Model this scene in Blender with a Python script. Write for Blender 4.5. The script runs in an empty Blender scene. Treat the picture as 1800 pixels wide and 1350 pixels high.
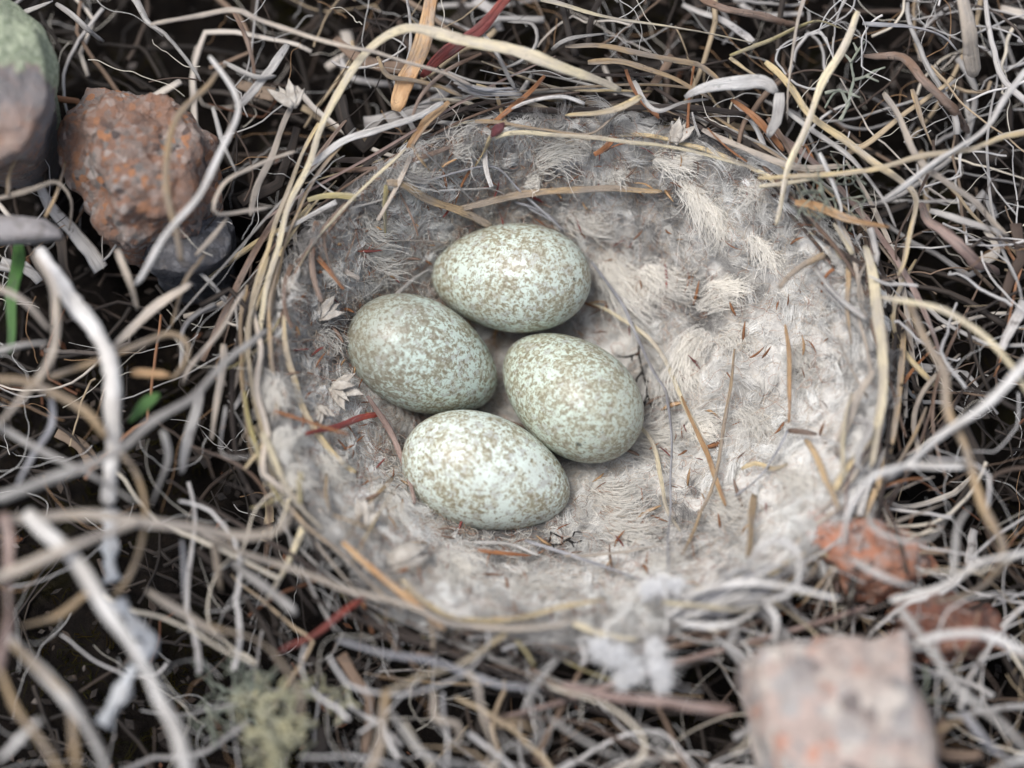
import bpy, math, random
import numpy as np
from mathutils import Vector, Matrix, noise as mnoise

random.seed(11); RNG = np.random.default_rng(11)
S = 0.001                                   # the script thinks in millimetres, the scene is in metres
scene = bpy.context.scene
COL = scene.collection

# ------------------------------------------------------------------ camera
TILT = math.radians(15.0); DIST = 320.0; LENS = 83.5; FOCUS_Z = -9.0
CT = Vector((0, 0, FOCUS_Z)); CPOS = CT + Vector((0, -math.sin(TILT), math.cos(TILT))) * DIST
CROT = Matrix.Rotation(TILT, 3, 'X')
cam_d = bpy.data.cameras.new('camera'); cam = bpy.data.objects.new('camera', cam_d); COL.objects.link(cam)
cam.location = CPOS * S; cam.rotation_euler = (TILT, 0, 0)
cam_d.lens = LENS; cam_d.sensor_width = 36; cam_d.clip_start = 0.01; cam_d.clip_end = 50
cam_d.dof.use_dof = True; cam_d.dof.focus_distance = DIST * S; cam_d.dof.aperture_fstop = 5.6
scene.camera = cam

# ------------------------------------------------------------------ daylight: thin overcast
SUN_EL, SUN_AZ = math.radians(70), math.radians(-65)       # azimuth measured from +Y (top of the picture) towards +X
w = bpy.data.worlds.new('World'); scene.world = w; w.use_nodes = True
nt = w.node_tree
sky = nt.nodes.new('ShaderNodeTexSky'); sky.sky_type = 'NISHITA'; sky.sun_disc = False
sky.sun_elevation = SUN_EL; sky.sun_rotation = SUN_AZ; sky.air_density = 1.0; sky.dust_density = 4.0; sky.ozone_density = 1.0
bg = nt.nodes['Background']; bg.inputs['Strength'].default_value = 0.10
hs = nt.nodes.new('ShaderNodeHueSaturation'); hs.inputs['Saturation'].default_value = 0.7      # cloud cover greys the blue
nt.links.new(sky.outputs[0], hs.inputs['Color']); nt.links.new(hs.outputs[0], bg.inputs['Color'])
sun_d = bpy.data.lights.new('sun', 'SUN'); sun_d.energy = 1.5; sun_d.angle = math.radians(22); sun_d.color = (1.0, 0.98, 0.955)
sun = bpy.data.objects.new('sun', sun_d); COL.objects.link(sun)
sd = Vector((math.sin(SUN_AZ) * math.cos(SUN_EL), math.cos(SUN_AZ) * math.cos(SUN_EL), math.sin(SUN_EL)))
sun.rotation_euler = sd.to_track_quat('Z', 'Y').to_euler(); sun.location = sd
vs = scene.view_settings; vs.view_transform = 'Standard'; vs.look = 'None'; vs.gamma = 1.0; vs.exposure = 0.88; vs.use_curve_mapping = False
scene.render.engine = 'CYCLES'
scene.cycles.use_denoising = True
scene.cycles.max_bounces = 6; scene.cycles.diffuse_bounces = 4; scene.cycles.glossy_bounces = 2; scene.cycles.transmission_bounces = 4
scene.cycles.caustics_reflective = False; scene.cycles.caustics_refractive = False

# ------------------------------------------------------------------ pixels of the photograph -> places
def ray(px, py):
    k = 36.0 / LENS / 1800.0
    d = CROT @ Vector(((px - 900) * k, -(py - 675) * k, -1.0))
    return d
def PZ(px, py, z):
    d = ray(px, py); t = (z - CPOS.z) / d.z
    return CPOS + d * t

RIM_C = PZ(1005, 652, 0); RX, RY = 38.8, 34.2
BOT = PZ(885, 672, -22); DEPTH = 21.0
_wav = [(RNG.uniform(0.25, 0.9), RNG.uniform(0, 6.283), RNG.uniform(0, 6.283)) for _ in range(10)]
def lump(x, y, f=1.0):
    v = 0
    for k, a, p in _wav:
        v = v + np.sin((x * math.cos(a) + y * math.sin(a)) * k * f + p)
    return v / 3.2
def rim_s(x, y):
    """0 at the cup's bottom, 1 on the rim, more outside"""
    dx = (x - BOT.x) / RX; dy = (y - BOT.y) / RY
    ox = (BOT.x - RIM_C.x) / RX; oy = (BOT.y - RIM_C.y) / RY
    r = np.sqrt(dx * dx + dy * dy) + 1e-9
    ux, uy = dx / r, dy / r
    b = ox * ux + oy * uy; c = ox * ox + oy * oy - 1
    R = -b + np.sqrt(b * b - c)
    return r / R
def sstep(a, b, v):
    t = np.clip((v - a) / (b - a), 0, 1); return t * t * (3 - 2 * t)
def surf(x, y):
    s = rim_s(x, y)
    cup = -DEPTH * (1 - np.clip(s, 0, 1) ** 2.1)
    out = -19.0 * sstep(1.02, 1.30, s)
    n = lump(x, y, 0.55)
    return cup + out + n * (0.55 + 1.7 * sstep(1.1, 1.4, s))
def PS(px, py, h=0.0):
    d = ray(px, py); t = (40 - CPOS.z) / d.z; prev = t
    while True:
        p = CPOS + d * t
        if p.z <= float(surf(p.x, p.y)) + h or p.z < -45: break
        prev = t; t += 0.8
    lo, hi = prev, t
    for _ in range(14):
        m = (lo + hi) / 2; p = CPOS + d * m
        if p.z <= float(surf(p.x, p.y)) + h: hi = m
        else: lo = m
    return CPOS + d * hi

# ------------------------------------------------------------------ object helpers
def link(o, parent=None):
    COL.objects.link(o)
    if parent: o.parent = parent
    return o
def tag(o, label=None, cat=None, group=None, kind=None):
    if label: o['label'] = label
    if cat: o['category'] = cat
    if group: o['group'] = group
    if kind: o['kind'] = kind
    return o
def mesh_obj(name, V, F, mat, parent=None, strand=None, smooth=True, origin=None):
    V = np.asarray(V, dtype=np.float64)
    if origin is None:
        origin = V.mean(axis=0) if parent is None else np.zeros(3)
    me = bpy.data.meshes.new(name)
    me.from_pydata(((V - origin) * S).tolist(), [], F if isinstance(F, list) else F.tolist())
    if strand is not None:
        a = me.attributes.new('strand', 'FLOAT_VECTOR', 'POINT'); a.data.foreach_set('vector', np.asarray(strand, dtype=np.float32).ravel())
    if smooth: me.polygons.foreach_set('use_smooth', [True] * len(me.polygons))
    me.materials.append(mat); me.update()
    o = bpy.data.objects.new(name, me); o.location = Vector(origin) * S
    return link(o, parent)
def empty(name, loc):
    o = bpy.data.objects.new(name, None); o.empty_display_size = 0.005; o.location = Vector(loc) * S
    return link(o)

# ------------------------------------------------------------------ materials
class NB:
    def __init__(self, name):
        self.m = bpy.data.materials.new(name); self.m.use_nodes = True
        self.t = self.m.node_tree; self.b = self.t.nodes['Principled BSDF']
    def n(self, typ, **kw):
        nd = self.t.nodes.new(typ)
        for k, v in kw.items(): setattr(nd, k, v)
        return nd
    def l(self, a, b): self.t.links.new(a, b)
    def val(self, sock, v):
        if isinstance(v, bpy.types.NodeSocket): self.l(v, sock)
        else: sock.default_value = v
    def noise(self, vec, scale, detail=3, rough=0.55, dist=0.0):
        nd = self.n('ShaderNodeTexNoise'); self.l(vec, nd.inputs['Vector'])
        nd.inputs['Scale'].default_value = scale; nd.inputs['Detail'].default_value = detail
        nd.inputs['Roughness'].default_value = rough; nd.inputs['Distortion'].default_value = dist
        return nd.outputs['Fac']
    def vor(self, vec, scale, out='Distance', feature='F1', rnd=1.0):
        nd = self.n('ShaderNodeTexVoronoi', feature=feature); self.l(vec, nd.inputs['Vector'])
        nd.inputs['Scale'].default_value = scale; nd.inputs['Randomness'].default_value = rnd
        return nd.outputs[out]
    def mapv(self, vec, scale=(1, 1, 1), loc=(0, 0, 0)):
        nd = self.n('ShaderNodeMapping'); self.l(vec, nd.inputs['Vector'])
        nd.inputs['Scale'].default_value = scale; nd.inputs['Location'].default_value = loc
        return nd.outputs[0]
    def ramp(self, fac, stops, interp='LINEAR'):
        nd = self.n('ShaderNodeValToRGB'); self.l(fac, nd.inputs[0]); r = nd.color_ramp; r.interpolation = interp
        while len(r.elements) < len(stops): r.elements.new(0.5)
        for e, (p, c) in zip(r.elements, stops):
            e.position = p; e.color = (*c, 1) if not isinstance(c, float) else (c, c, c, 1)
        return nd.outputs[0]
    def step(self, fac, a, b):
        nd = self.n('ShaderNodeMapRange'); self.l(fac, nd.inputs[0])
        nd.inputs[1].default_value = a; nd.inputs[2].default_value = b
        nd.interpolation_type = 'SMOOTHSTEP'
        return nd.outputs[0]
    def mix(self, f, a, b, mode='MIX'):
        nd = self.n('ShaderNodeMix', data_type='RGBA', blend_type=mode)
        self.val(nd.inputs[0], f)
        for sck, v in ((nd.inputs[6], a), (nd.inputs[7], b)):
            if isinstance(v, bpy.types.NodeSocket): self.l(v, sck)
            else: sck.default_value = (*v, 1)
        return nd.outputs[2]
    def math(self, op, a, b=0.0):
        nd = self.n('ShaderNodeMath', operation=op); self.val(nd.inputs[0], a); self.val(nd.inputs[1], b)
        return nd.outputs[0]
    def bump(self, h, strength, dist):
        nd = self.n('ShaderNodeBump'); self.l(h, nd.inputs['Height'])
        nd.inputs['Strength'].default_value = strength; nd.inputs['Distance'].default_value = dist
        self.l(nd.outputs[0], self.b.inputs['Normal'])
    def obj(self):
        nd = self.n('ShaderNodeTexCoord'); return self.mapv(nd.outputs['Object'], (1000, 1000, 1000))   # millimetres
    def done(self, col, rough=0.7, spec=0.3):
        self.val(self.b.inputs['Base Color'], col if isinstance(col, bpy.types.NodeSocket) else (*col, 1))
        self.b.inputs['Roughness'].default_value = rough; self.b.inputs['Specular IOR Level'].default_value = spec
        return self.m

def stem_mat(name, c1, c2, spot=(0.03, 0.025, 0.02), spots=0.5, rough=0.5):
    """c1/c2 drift along the stem, fine fibres run lengthways, dark mould specks here and there"""
    b = NB(name)
    at = b.n('ShaderNodeAttribute', attribute_name='strand'); v = at.outputs['Vector']
    drift = b.noise(b.mapv(v, (0.13, 0.5, 37.0)), 1.0, 4, 0.6)
    fib = b.noise(b.mapv(v, (0.16, 6.0, 61.0)), 1.0, 4, 0.65)
    spk = b.noise(b.mapv(v, (1.1, 2.4, 23.0)), 1.0, 4, 0.7)
    wth = b.noise(b.mapv(v, (0.22, 1.2, 91.0)), 1.0, 4, 0.65)
    col = b.mix(b.step(drift, 0.40, 0.60), c1, c2)
    g_ = sum(c1) / 3
    col = b.mix(b.math('MULTIPLY', b.step(wth, 0.50, 0.68), 0.55), col, (g_ * 0.86, g_ * 0.80, g_ * 0.74))          # weathered grey
    col = b.mix(b.math('MULTIPLY', b.step(wth, 0.40, 0.24), 0.5), col, tuple(x * y for x, y in zip(c2, (0.62, 0.50, 0.42))))   # brown stains
    dark = tuple(x * 0.38 for x in c2)
    col = b.mix(b.math('MULTIPLY', b.step(fib, 0.48, 0.74), 0.65), col, dark)
    col = b.mix(b.math('MULTIPLY', b.step(spk, 0.58, 0.68), spots), col, spot)
    rn = b.n('ShaderNodeSeparateXYZ'); b.l(v, rn.inputs[0])
    hv = b.n('ShaderNodeHueSaturation'); b.l(col, hv.inputs['Color'])
    mr = b.n('ShaderNodeMapRange'); b.l(rn.outputs['Z'], mr.inputs[0]); mr.inputs[3].default_value = 0.78; mr.inputs[4].default_value = 1.15
    b.l(mr.outputs[0], hv.inputs['Value'])
    b.bump(b.math('ADD', fib, b.math('MULTIPLY', spk, 0.5)), 0.9, 0.0005)
    return b.done(hv.outputs[0], rough, 0.5)

M = {
    'straw': stem_mat('straw', (0.66, 0.52, 0.29), (0.45, 0.38, 0.28), spots=0.6),
    'pale':  stem_mat('pale_straw', (0.78, 0.68, 0.46), (0.58, 0.51, 0.4), spots=0.45),
    'tan':   stem_mat('tan_stem', (0.46, 0.33, 0.19), (0.34, 0.28, 0.22), spots=0.6),
    'ptan':  stem_mat('pale_tan_stem', (0.56, 0.48, 0.39), (0.42, 0.37, 0.32), spots=0.4),
    'grey':  stem_mat('grey_stem', (0.5, 0.48, 0.45), (0.36, 0.34, 0.32), spots=0.5),
    'silver': stem_mat('silver_stem', (0.46, 0.46, 0.48), (0.28, 0.28, 0.30), spots=0.3),
    'white': stem_mat('white_weathered', (0.78, 0.76, 0.73), (0.58, 0.55, 0.51), spots=0.35),
    'rust':  stem_mat('rust_blade', (0.42, 0.19, 0.08), (0.32, 0.13, 0.055), spots=0.4),
    'orange': stem_mat('orange_blade', (0.54, 0.36, 0.2), (0.46, 0.26, 0.12), spots=0.4),
    'red':   stem_mat('red_stem', (0.36, 0.075, 0.05), (0.24, 0.05, 0.045), spots=0.4),
    'plum':  stem_mat('plum_stem', (0.17, 0.05, 0.055), (0.10, 0.03, 0.035), spots=0.3),
    'brown': stem_mat('brown_twig', (0.20, 0.125, 0.085), (0.27, 0.20, 0.16), spots=0.7, rough=0.8),
    'pinkb': stem_mat('pink_bark', (0.42, 0.31, 0.27), (0.30, 0.21, 0.18), spots=0.6, rough=0.8),
    'dark':  stem_mat('dark_twig', (0.045, 0.035, 0.03), (0.08, 0.06, 0.05), spots=0.5, rough=0.8),
    'olive': stem_mat('olive_straw', (0.40, 0.34, 0.15), (0.36, 0.31, 0.20), spots=0.6),
    'green': stem_mat('green_blade', (0.05, 0.13, 0.03), (0.07, 0.16, 0.04), spots=0.2, rough=0.45),
    'sage':  stem_mat('sage_lichen', (0.40, 0.43, 0.33), (0.33, 0.37, 0.30), spots=0.2, rough=0.9),
    'ylich': stem_mat('yellow_lichen', (0.58, 0.54, 0.33), (0.46, 0.46, 0.33), spots=0.2, rough=0.9),
    'black': stem_mat('black_lichen', (0.012, 0.011, 0.010), (0.02, 0.017, 0.015), spots=0.2, rough=0.5),
    'wlich': stem_mat('white_lichen', (0.62, 0.64, 0.66), (0.50, 0.52, 0.54), spots=0.6, rough=0.95),
}
def litter_mat(name, stops):
    b = NB(name)
    at = b.n('ShaderNodeAttribute', attribute_name='strand'); v = at.outputs['Vector']
    sp = b.n('ShaderNodeSeparateXYZ'); b.l(v, sp.inputs[0])
    c = b.ramp(sp.outputs['Z'], stops, 'CONSTANT')
    fib = b.noise(b.mapv(v, (0.15, 3.5, 61.0)), 1.0, 3, 0.65)
    spk = b.noise(b.mapv(v, (0.5, 0.9, 23.0)), 1.0, 3, 0.7)
    c = b.mix(b.math('MULTIPLY', b.step(fib, 0.4, 0.75), 0.55), c, (0.08, 0.06, 0.045))
    c = b.mix(b.math('MULTIPLY', b.step(spk, 0.58, 0.70), 0.6), c, (0.04, 0.03, 0.025))
    return b.done(c, 0.7, 0.25)
MIXED = [(0.0, (0.44, 0.42, 0.40)), (0.13, (0.30, 0.29, 0.28)), (0.27, (0.54, 0.49, 0.43)), (0.36, (0.38, 0.30, 0.20)), (0.46, (0.18, 0.125, 0.09)),
         (0.52, (0.20, 0.15, 0.11)), (0.58, (0.022, 0.018, 0.016)), (0.86, (0.07, 0.05, 0.04)), (0.975, (0.28, 0.14, 0.075))]
DARKM = [(0.0, (0.020, 0.017, 0.015)), (0.45, (0.010, 0.0085, 0.008)), (0.75, (0.045, 0.033, 0.026)), (0.90, (0.11, 0.095, 0.085)), (0.95, (0.12, 0.05, 0.025))]
M['palelitter'] = litter_mat('pale_litter', [(0.0, (0.58, 0.56, 0.54)), (0.35, (0.44, 0.43, 0.42)), (0.6, (0.62, 0.56, 0.46)), (0.75, (0.40, 0.31, 0.21)), (0.88, (0.06, 0.05, 0.045))])
M['litter'] = litter_mat('mixed_litter', MIXED); M['peatlitter'] = litter_mat('dark_litter', DARKM)

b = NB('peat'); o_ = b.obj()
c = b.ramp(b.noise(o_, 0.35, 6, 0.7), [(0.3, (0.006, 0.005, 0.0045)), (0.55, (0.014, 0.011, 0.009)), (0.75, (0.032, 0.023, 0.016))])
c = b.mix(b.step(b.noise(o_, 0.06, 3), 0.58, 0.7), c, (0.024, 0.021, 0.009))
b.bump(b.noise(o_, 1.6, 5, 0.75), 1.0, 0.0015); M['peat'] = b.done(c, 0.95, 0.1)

b = NB('down_felt'); o_ = b.obj()
n1 = b.noise(o_, 0.11, 4, 0.6); n2 = b.noise(o_, 0.9, 5, 0.7); n3 = b.noise(o_, 2.6, 4, 0.7)
c = b.ramp(n1, [(0.3, (0.37, 0.355, 0.335)), (0.5, (0.56, 0.545, 0.515)), (0.7, (0.73, 0.72, 0.69))])
c = b.mix(b.math('MULTIPLY', b.step(n2, 0.45, 0.68), 0.45), c, (0.36, 0.32, 0.28))
c = b.mix(b.math('MULTIPLY', b.step(n3, 0.68, 0.75), 0.5), c, (0.28, 0.15, 0.09))
b.bump(n2, 0.6, 0.0008); M['felt'] = b.done(c, 0.95, 0.05)

def hair_mat(name, tr=0.35):
    m = bpy.data.materials.new(name); m.use_nodes = True; t = m.node_tree
    t.nodes.remove(t.nodes['Principled BSDF']); out = t.nodes['Material Output']
    at = t.nodes.new('ShaderNodeAttribute'); at.attribute_name = 'tint'
    d = t.nodes.new('ShaderNodeBsdfDiffuse'); r = t.nodes.new('ShaderNodeBsdfTranslucent'); x = t.nodes.new('ShaderNodeMixShader')
    x.inputs[0].default_value = tr
    t.links.new(at.outputs['Color'], d.inputs[0]); t.links.new(at.outputs['Color'], r.inputs[0])
    t.links.new(d.outputs[0], x.inputs[1]); t.links.new(r.outputs[0], x.inputs[2]); t.links.new(x.outputs[0], out.inputs[0])
    return m
M['hair'] = hair_mat('down_fibre'); M['rusthair'] = hair_mat('rust_fibre', 0.1); M['mossfibre'] = hair_mat('moss_fibre', 0.2)

def egg_mat(i, seed, base, brown, dens, patch, blot, dots=()):
    b = NB('egg_shell'); om = b.obj(); o_ = b.mapv(om, (1, 1, 1), (seed, seed * 1.7, -seed))
    fine = b.noise(o_, 2.1, 1.5, 0.5, 0.25); mid = b.noise(o_, 1.15, 2.5, 0.55, 0.4); pin = b.noise(b.mapv(o_, (1, 1, 1), (5, 9, 1)), 3.3, 1, 0.5)
    big = b.noise(o_, 0.20, 2, 0.5); lil = b.noise(b.mapv(o_, (1, 1, 1), (31, 7, 3)), 0.70, 3, 0.6, 0.3)
    wide = b.noise(b.mapv(o_, (1, 1, 1), (3, 17, 8)), 0.24, 3, 0.6)
    pt = b.math('MULTIPLY', b.math('SUBTRACT', big, 0.5), patch)
    col = b.mix(b.math('MULTIPLY', b.step(wide, 0.40, 0.66), 0.30), base, (0.38, 0.38, 0.34))         # pale clouding under the glaze
    col = b.mix(b.math('MULTIPLY', b.step(lil, 0.52, 0.62), 0.55), col, (0.32, 0.30, 0.28))          # lilac grey underlying marks
    f1 = b.math('MULTIPLY', b.step(b.math('ADD', mid, pt), 0.51 - dens, 0.57 - dens), 0.45)
    col = b.mix(f1, col, tuple(x * 1.5 for x in brown))
    f2 = b.math('MULTIPLY', b.step(b.math('ADD', b.math('ADD', fine, pt), b.math('MULTIPLY', b.math('SUBTRACT', mid, 0.5), 0.35)), 0.515 - dens, 0.60 - dens), 0.66)
    col = b.mix(f2, col, brown)
    f3 = b.math('MULTIPLY', b.step(b.math('ADD', fine, b.math('MULTIPLY', b.math('SUBTRACT', mid, 0.5), 0.6)), 0.65, 0.72), 0.45)
    col = b.mix(f3, col, tuple(x * 0.55 for x in brown))
    col = b.mix(b.math('MULTIPLY', b.step(b.math('ADD', pin, pt), 0.60 - dens, 0.66 - dens), 0.5), col, brown)
    if blot > 0:      # one broad blotchy cap round the blunt pole
        sx = b.n('ShaderNodeSeparateXYZ'); b.l(om, sx.inputs[0])
        m_ = b.math('MULTIPLY', b.step(b.math('ADD', sx.outputs['Z'], b.math('MULTIPLY', b.math('SUBTRACT', mid, 0.5), 22.0)), 1.0, 7.0), blot)
        col = b.mix(b.math('MULTIPLY', m_, 0.5), col, (0.20, 0.185, 0.145))
    for p, r_ in dots:   # single black specks
        vd = b.n('ShaderNodeVectorMath', operation='DISTANCE'); b.l(om, vd.inputs[0]); vd.inputs[1].default_value = p
        col = b.mix(b.math('MULTIPLY', b.step(b.math('ADD', vd.outputs['Value'], b.math('MULTIPLY', b.math('SUBTRACT', pin, 0.5), 0.5)), r_ * 1.3, r_ * 0.7), 0.85), col, (0.03, 0.028, 0.02))
    b.bump(b.noise(o_, 5.0, 2), 0.10, 0.0002)
    return b.done(col, 0.40, 0.4)

def rock_mat(name, grains, stain, lichen=None, gscale=0.9):
    b = NB(name); o_ = b.obj()
    cell = b.vor(b.mapv(o_, (1, 1, 1)), gscale, 'Color')
    sep = b.n('ShaderNodeSeparateColor'); b.l(cell, sep.inputs[0])
    c = b.ramp(sep.outputs[0], grains, 'CONSTANT')
    n1 = b.noise(o_, 0.12, 5, 0.65); n2 = b.noise(o_, 0.45, 5, 0.7); n3 = b.noise(o_, 2.2, 4, 0.7)
    c = b.mix(b.math('MULTIPLY', b.step(n1, 0.40, 0.62), 0.7), c, stain)
    c = b.mix(b.math('MULTIPLY', b.step(n2, 0.50, 0.70), 0.65), c, (0.15, 0.135, 0.125))
    c = b.mix(b.math('MULTIPLY', b.step(n3, 0.58, 0.75), 0.5), c, (0.09, 0.075, 0.07))
    if lichen:
        sx = b.n('ShaderNodeSeparateXYZ'); b.l(o_, sx.inputs[0])
        edge = b.math('ADD', sx.outputs['Y'], b.math('MULTIPLY', b.math('SUBTRACT', n2, 0.5), 9.0))
        lc = b.ramp(b.noise(o_, 1.4, 4, 0.7), [(0.35, (0.22, 0.27, 0.18)), (0.5, (0.42, 0.47, 0.33)), (0.65, (0.60, 0.64, 0.48))])
        c = b.mix(b.step(edge, lichen, lichen + 1.5), c, lc)
        c = b.mix(b.math('MULTIPLY', b.math('SUBTRACT', b.step(edge, lichen - 7, lichen - 4), b.step(edge, lichen, lichen + 1)), 0.7), c, (0.24, 0.24, 0.25))
    b.bump(b.math('ADD', b.math('MULTIPLY', n2, 1.5), n3), 0.8, 0.0009)
    return b.done(c, 0.85, 0.2)

# ------------------------------------------------------------------ stems: smooth tubes and folded blades
def catmull(P, step=1.0):
    P = [np.array(p, float) for p in P]
    if len(P) == 2: P = [P[0], (P[0] + P[1]) / 2, P[1]]
    E = [2 * P[0] - P[1]] + P + [2 * P[-1] - P[-2]]
    out = []
    for i in range(1, len(E) - 2):
        n = max(2, int(np.linalg.norm(E[i + 1] - E[i]) / step))
        for k in range(n):
            t = k / n
            out.append(0.5 * (2 * E[i] + (E[i + 1] - E[i - 1]) * t + (2 * E[i - 1] - 5 * E[i] + 4 * E[i + 1] - E[i + 2]) * t * t + (3 * E[i] - E[i - 1] - 3 * E[i + 1] + E[i + 2]) * t ** 3))
    out.append(P[-1]); out = np.array(out)
    return out

def sweep(C, W, flat=1.0, sides=8, rnd=0.5, twist=0.0, groove=0.0, rough=0.0):
    """tube along C (n,3) with diameters W (n,); flat = thickness / width; groove folds the upper face inwards"""
    n = len(C); T = np.gradient(C, axis=0); T /= (np.linalg.norm(T, axis=1)[:, None] + 1e-12)
    up = np.tile(np.array([0.0, 0.0, 1.0]), (n, 1)); up[np.abs(T[:, 2]) > 0.9] = (0.3, 1, 0)
    Sd = np.cross(T, up); Sd /= (np.linalg.norm(Sd, axis=1)[:, None] + 1e-12); N = np.cross(Sd, T)
    L = np.concatenate([[0], np.cumsum(np.linalg.norm(np.diff(C, axis=0), axis=1))])
    tw = twist * L / (L[-1] + 1e-9) + (random.uniform(-0.5, 0.5) if flat < 0.8 else 0)
    S2 = Sd * np.cos(tw)[:, None] + N * np.sin(tw)[:, None]; N2 = -Sd * np.sin(tw)[:, None] + N * np.cos(tw)[:, None]
    a = np.arange(sides) / sides * 2 * math.pi
    ca, sa = np.cos(a), np.sin(a)
    prof_y = sa * flat
    if groove: prof_y = prof_y - groove * np.clip(sa, 0, 1) * (1 - np.abs(ca)) ** 1.5 + 0.12 * np.abs(ca)
    R = (W / 2)[:, None]
    ridge = 1 + 0.07 * np.sin(a * 3 + 5 * rnd)[None, :] * np.sin(L * 0.35 + 9 * rnd)[:, None] + 0.05 * np.sin(a * 2 + 11 * rnd)[None, :] + 0.03 * RNG.normal(size=(n, 1))
    jit = ridge + rough * RNG.normal(size=(n, sides))
    V = C[:, None, :] + (S2[:, None, :] * (ca[None, :, None]) + N2[:, None, :] * (prof_y[None, :, None])) * (R * jit)[:, :, None]
    V = V.reshape(-1, 3)
    i = np.arange(n - 1)[:, None] * sides; j = np.arange(sides)[None, :]; j2 = (j + 1) % sides
    F = np.stack([i + j, i + j2, i + sides + j2, i + sides + j], -1).reshape(-1, 4)
    st = np.stack([np.repeat(L, sides), np.tile(ca * 0.5 + 0.5 * np.sign(sa) * 0.3, n), np.full(n * sides, rnd)], -1)
    caps = [list(range(sides))[::-1], list(range((n - 1) * sides, n * sides))]
    return V, F, st, caps

def stem_obj(name, C, W, mat, parent=None, **kw):
    V, F, st, caps = sweep(C, W, rnd=random.random(), **kw)
    return mesh_obj(name, V, F.tolist() + caps, mat, parent, st)

SHAPES = {'s': dict(flat=0.9, sides=8), 'b': dict(flat=0.28, sides=10, groove=0.22), 't': dict(flat=0.95, sides=8, rough=0.07), 'l': dict(flat=0.12, sides=10, groove=0.05)}
def width_mm(px_w, p): return px_w * 36.0 / LENS / 1800.0 * (CPOS - Vector(p)).length
def path3(pts, z, mode, wpx):
    n = len(pts); out = []
    zs = z if isinstance(z, (list, tuple)) else None
    for i, (x, y) in enumerate(pts):
        t = i / (n - 1)
        if zs: zz = float(np.interp(t * (len(zs) - 1), range(len(zs)), zs))
        else: zz = z
        if mode == 'Z' and zz > 11: zz = 11 + (zz - 11) * 0.6
        out.append(PZ(x, y, zz) if mode == 'Z' else PS(x, y, zz + 1.7))
    return out
def make_stem(name, matk, wpx, z, pts, mode='Z', shape='s', parent=None, clamp=True):
    P3 = path3(pts, z, mode, wpx); C = catmull(P3, 0.8)
    mid = C[len(C) // 2]
    k = width_mm(1.0, mid) * (0.88 if mode == 'Z' and mid[2] > 7 else 0.95)
    ws = wpx if isinstance(wpx, (list, tuple)) else [wpx * 0.86, wpx, wpx, wpx * 0.8]
    W = np.interp(np.linspace(0, 1, len(C)), np.linspace(0, 1, len(ws)), ws) * k
    if shape in 'sb' and random.random() < 0.5 and not isinstance(wpx, (list, tuple)): W = W * np.linspace(1.15, 0.6, len(W))
    L = np.arange(len(C)) * 0.8; ph = random.uniform(0, 6.28)
    W = W * (1 + 0.07 * np.sin(L * 0.45 + ph) + 0.05 * np.sin(L * 1.1 + 2 * ph))
    W[0] *= 0.75; W[-1] *= 0.55
    kk = np.zeros((len(C), 3))                      # old breaks: the stem turns a little at each
    for _ in range(max(1, int(len(C) / 16))):
        q = random.randrange(len(C)); amp_ = random.uniform(0.25, 0.6) * min(0.7, W[len(W) // 2]); dv = RNG.normal(size=3) * amp_ * np.array([1, 1, 0.5])
        kk += dv[None, :] * np.clip(1 - np.abs(np.arange(len(C)) - q) / random.uniform(5, 12), 0, 1)[:, None]
    C = C + kk
    wob = 0.16 * np.minimum(W, 1.2)[:, None] * np.stack([np.sin(L * 0.6 + ph), np.sin(L * 0.5 + 2 * ph), 0.5 * np.sin(L * 0.7)], -1)
    C = C + wob
    if clamp:
        sh = SHAPES[shape]; C[:, 2] = np.maximum(C[:, 2], surf(C[:, 0], C[:, 1]) + 0.35 * W * sh['flat'] + 0.15)
    kw = dict(SHAPES[shape])
    if shape in 'bl': kw['twist'] = random.uniform(-0.7, 0.7)
    if shape == 's': kw.update(flat=random.uniform(0.42, 0.85), groove=random.uniform(0.0, 0.18), sides=10, twist=random.uniform(-2.5, 2.5))
    return stem_obj(name, C, W, M[matk], parent, **kw)
#@@STRUCTURE
# ------------------------------------------------------------------ the ground: dark peat all round, with the hollow that holds the nest
xs = np.concatenate([np.linspace(-300, -95, 18), np.linspace(-90, 90, 181), np.linspace(95, 300, 18)])
ys = np.concatenate([np.linspace(-260, -85, 16), np.linspace(-80, 100, 181), np.linspace(105, 420, 24)])
X, Y = np.meshgrid(xs, ys, indexing='ij')
ss = rim_s(X, Y)
Zg = surf(X, Y) - 4.0 * sstep(1.25, 0.95, ss) * 0 - 2.2 * (1 - sstep(1.0, 1.2, ss)) - 0.5
rough = np.array([mnoise.fractal(Vector((x * 0.16, y * 0.16, 3.1)), 1.0, 2.0, 4) for x, y in zip(X.ravel(), Y.ravel())]).reshape(X.shape)
Zg = Zg + rough * 2.6 * sstep(1.05, 1.3, ss)
nx, ny = X.shape
ii, jj = np.meshgrid(np.arange(nx - 1), np.arange(ny - 1), indexing='ij')
Fg = np.stack([ii * ny + jj, (ii + 1) * ny + jj, (ii + 1) * ny + jj + 1, ii * ny + jj + 1], -1).reshape(-1, 4)
tag(mesh_obj('ground', np.stack([X, Y, Zg], -1).reshape(-1, 3), Fg, M['peat'], origin=np.zeros(3)), kind='structure')

# ------------------------------------------------------------------ the nest: a felted cup of plant down
nest = empty('bird_nest', (RIM_C.x, RIM_C.y, -DEPTH)); NEST_O = np.array([RIM_C.x, RIM_C.y, -DEPTH])
tag(nest, 'round grass nest cup lined with pale plant down, holding four speckled eggs', 'nest')
na, nr = 220, 90
A_, R_ = np.meshgrid(np.linspace(0, 2 * math.pi, na, endpoint=False), np.linspace(0.0, 1.06, nr), indexing='ij')
dirx, diry = np.cos(A_), np.sin(A_)
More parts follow.
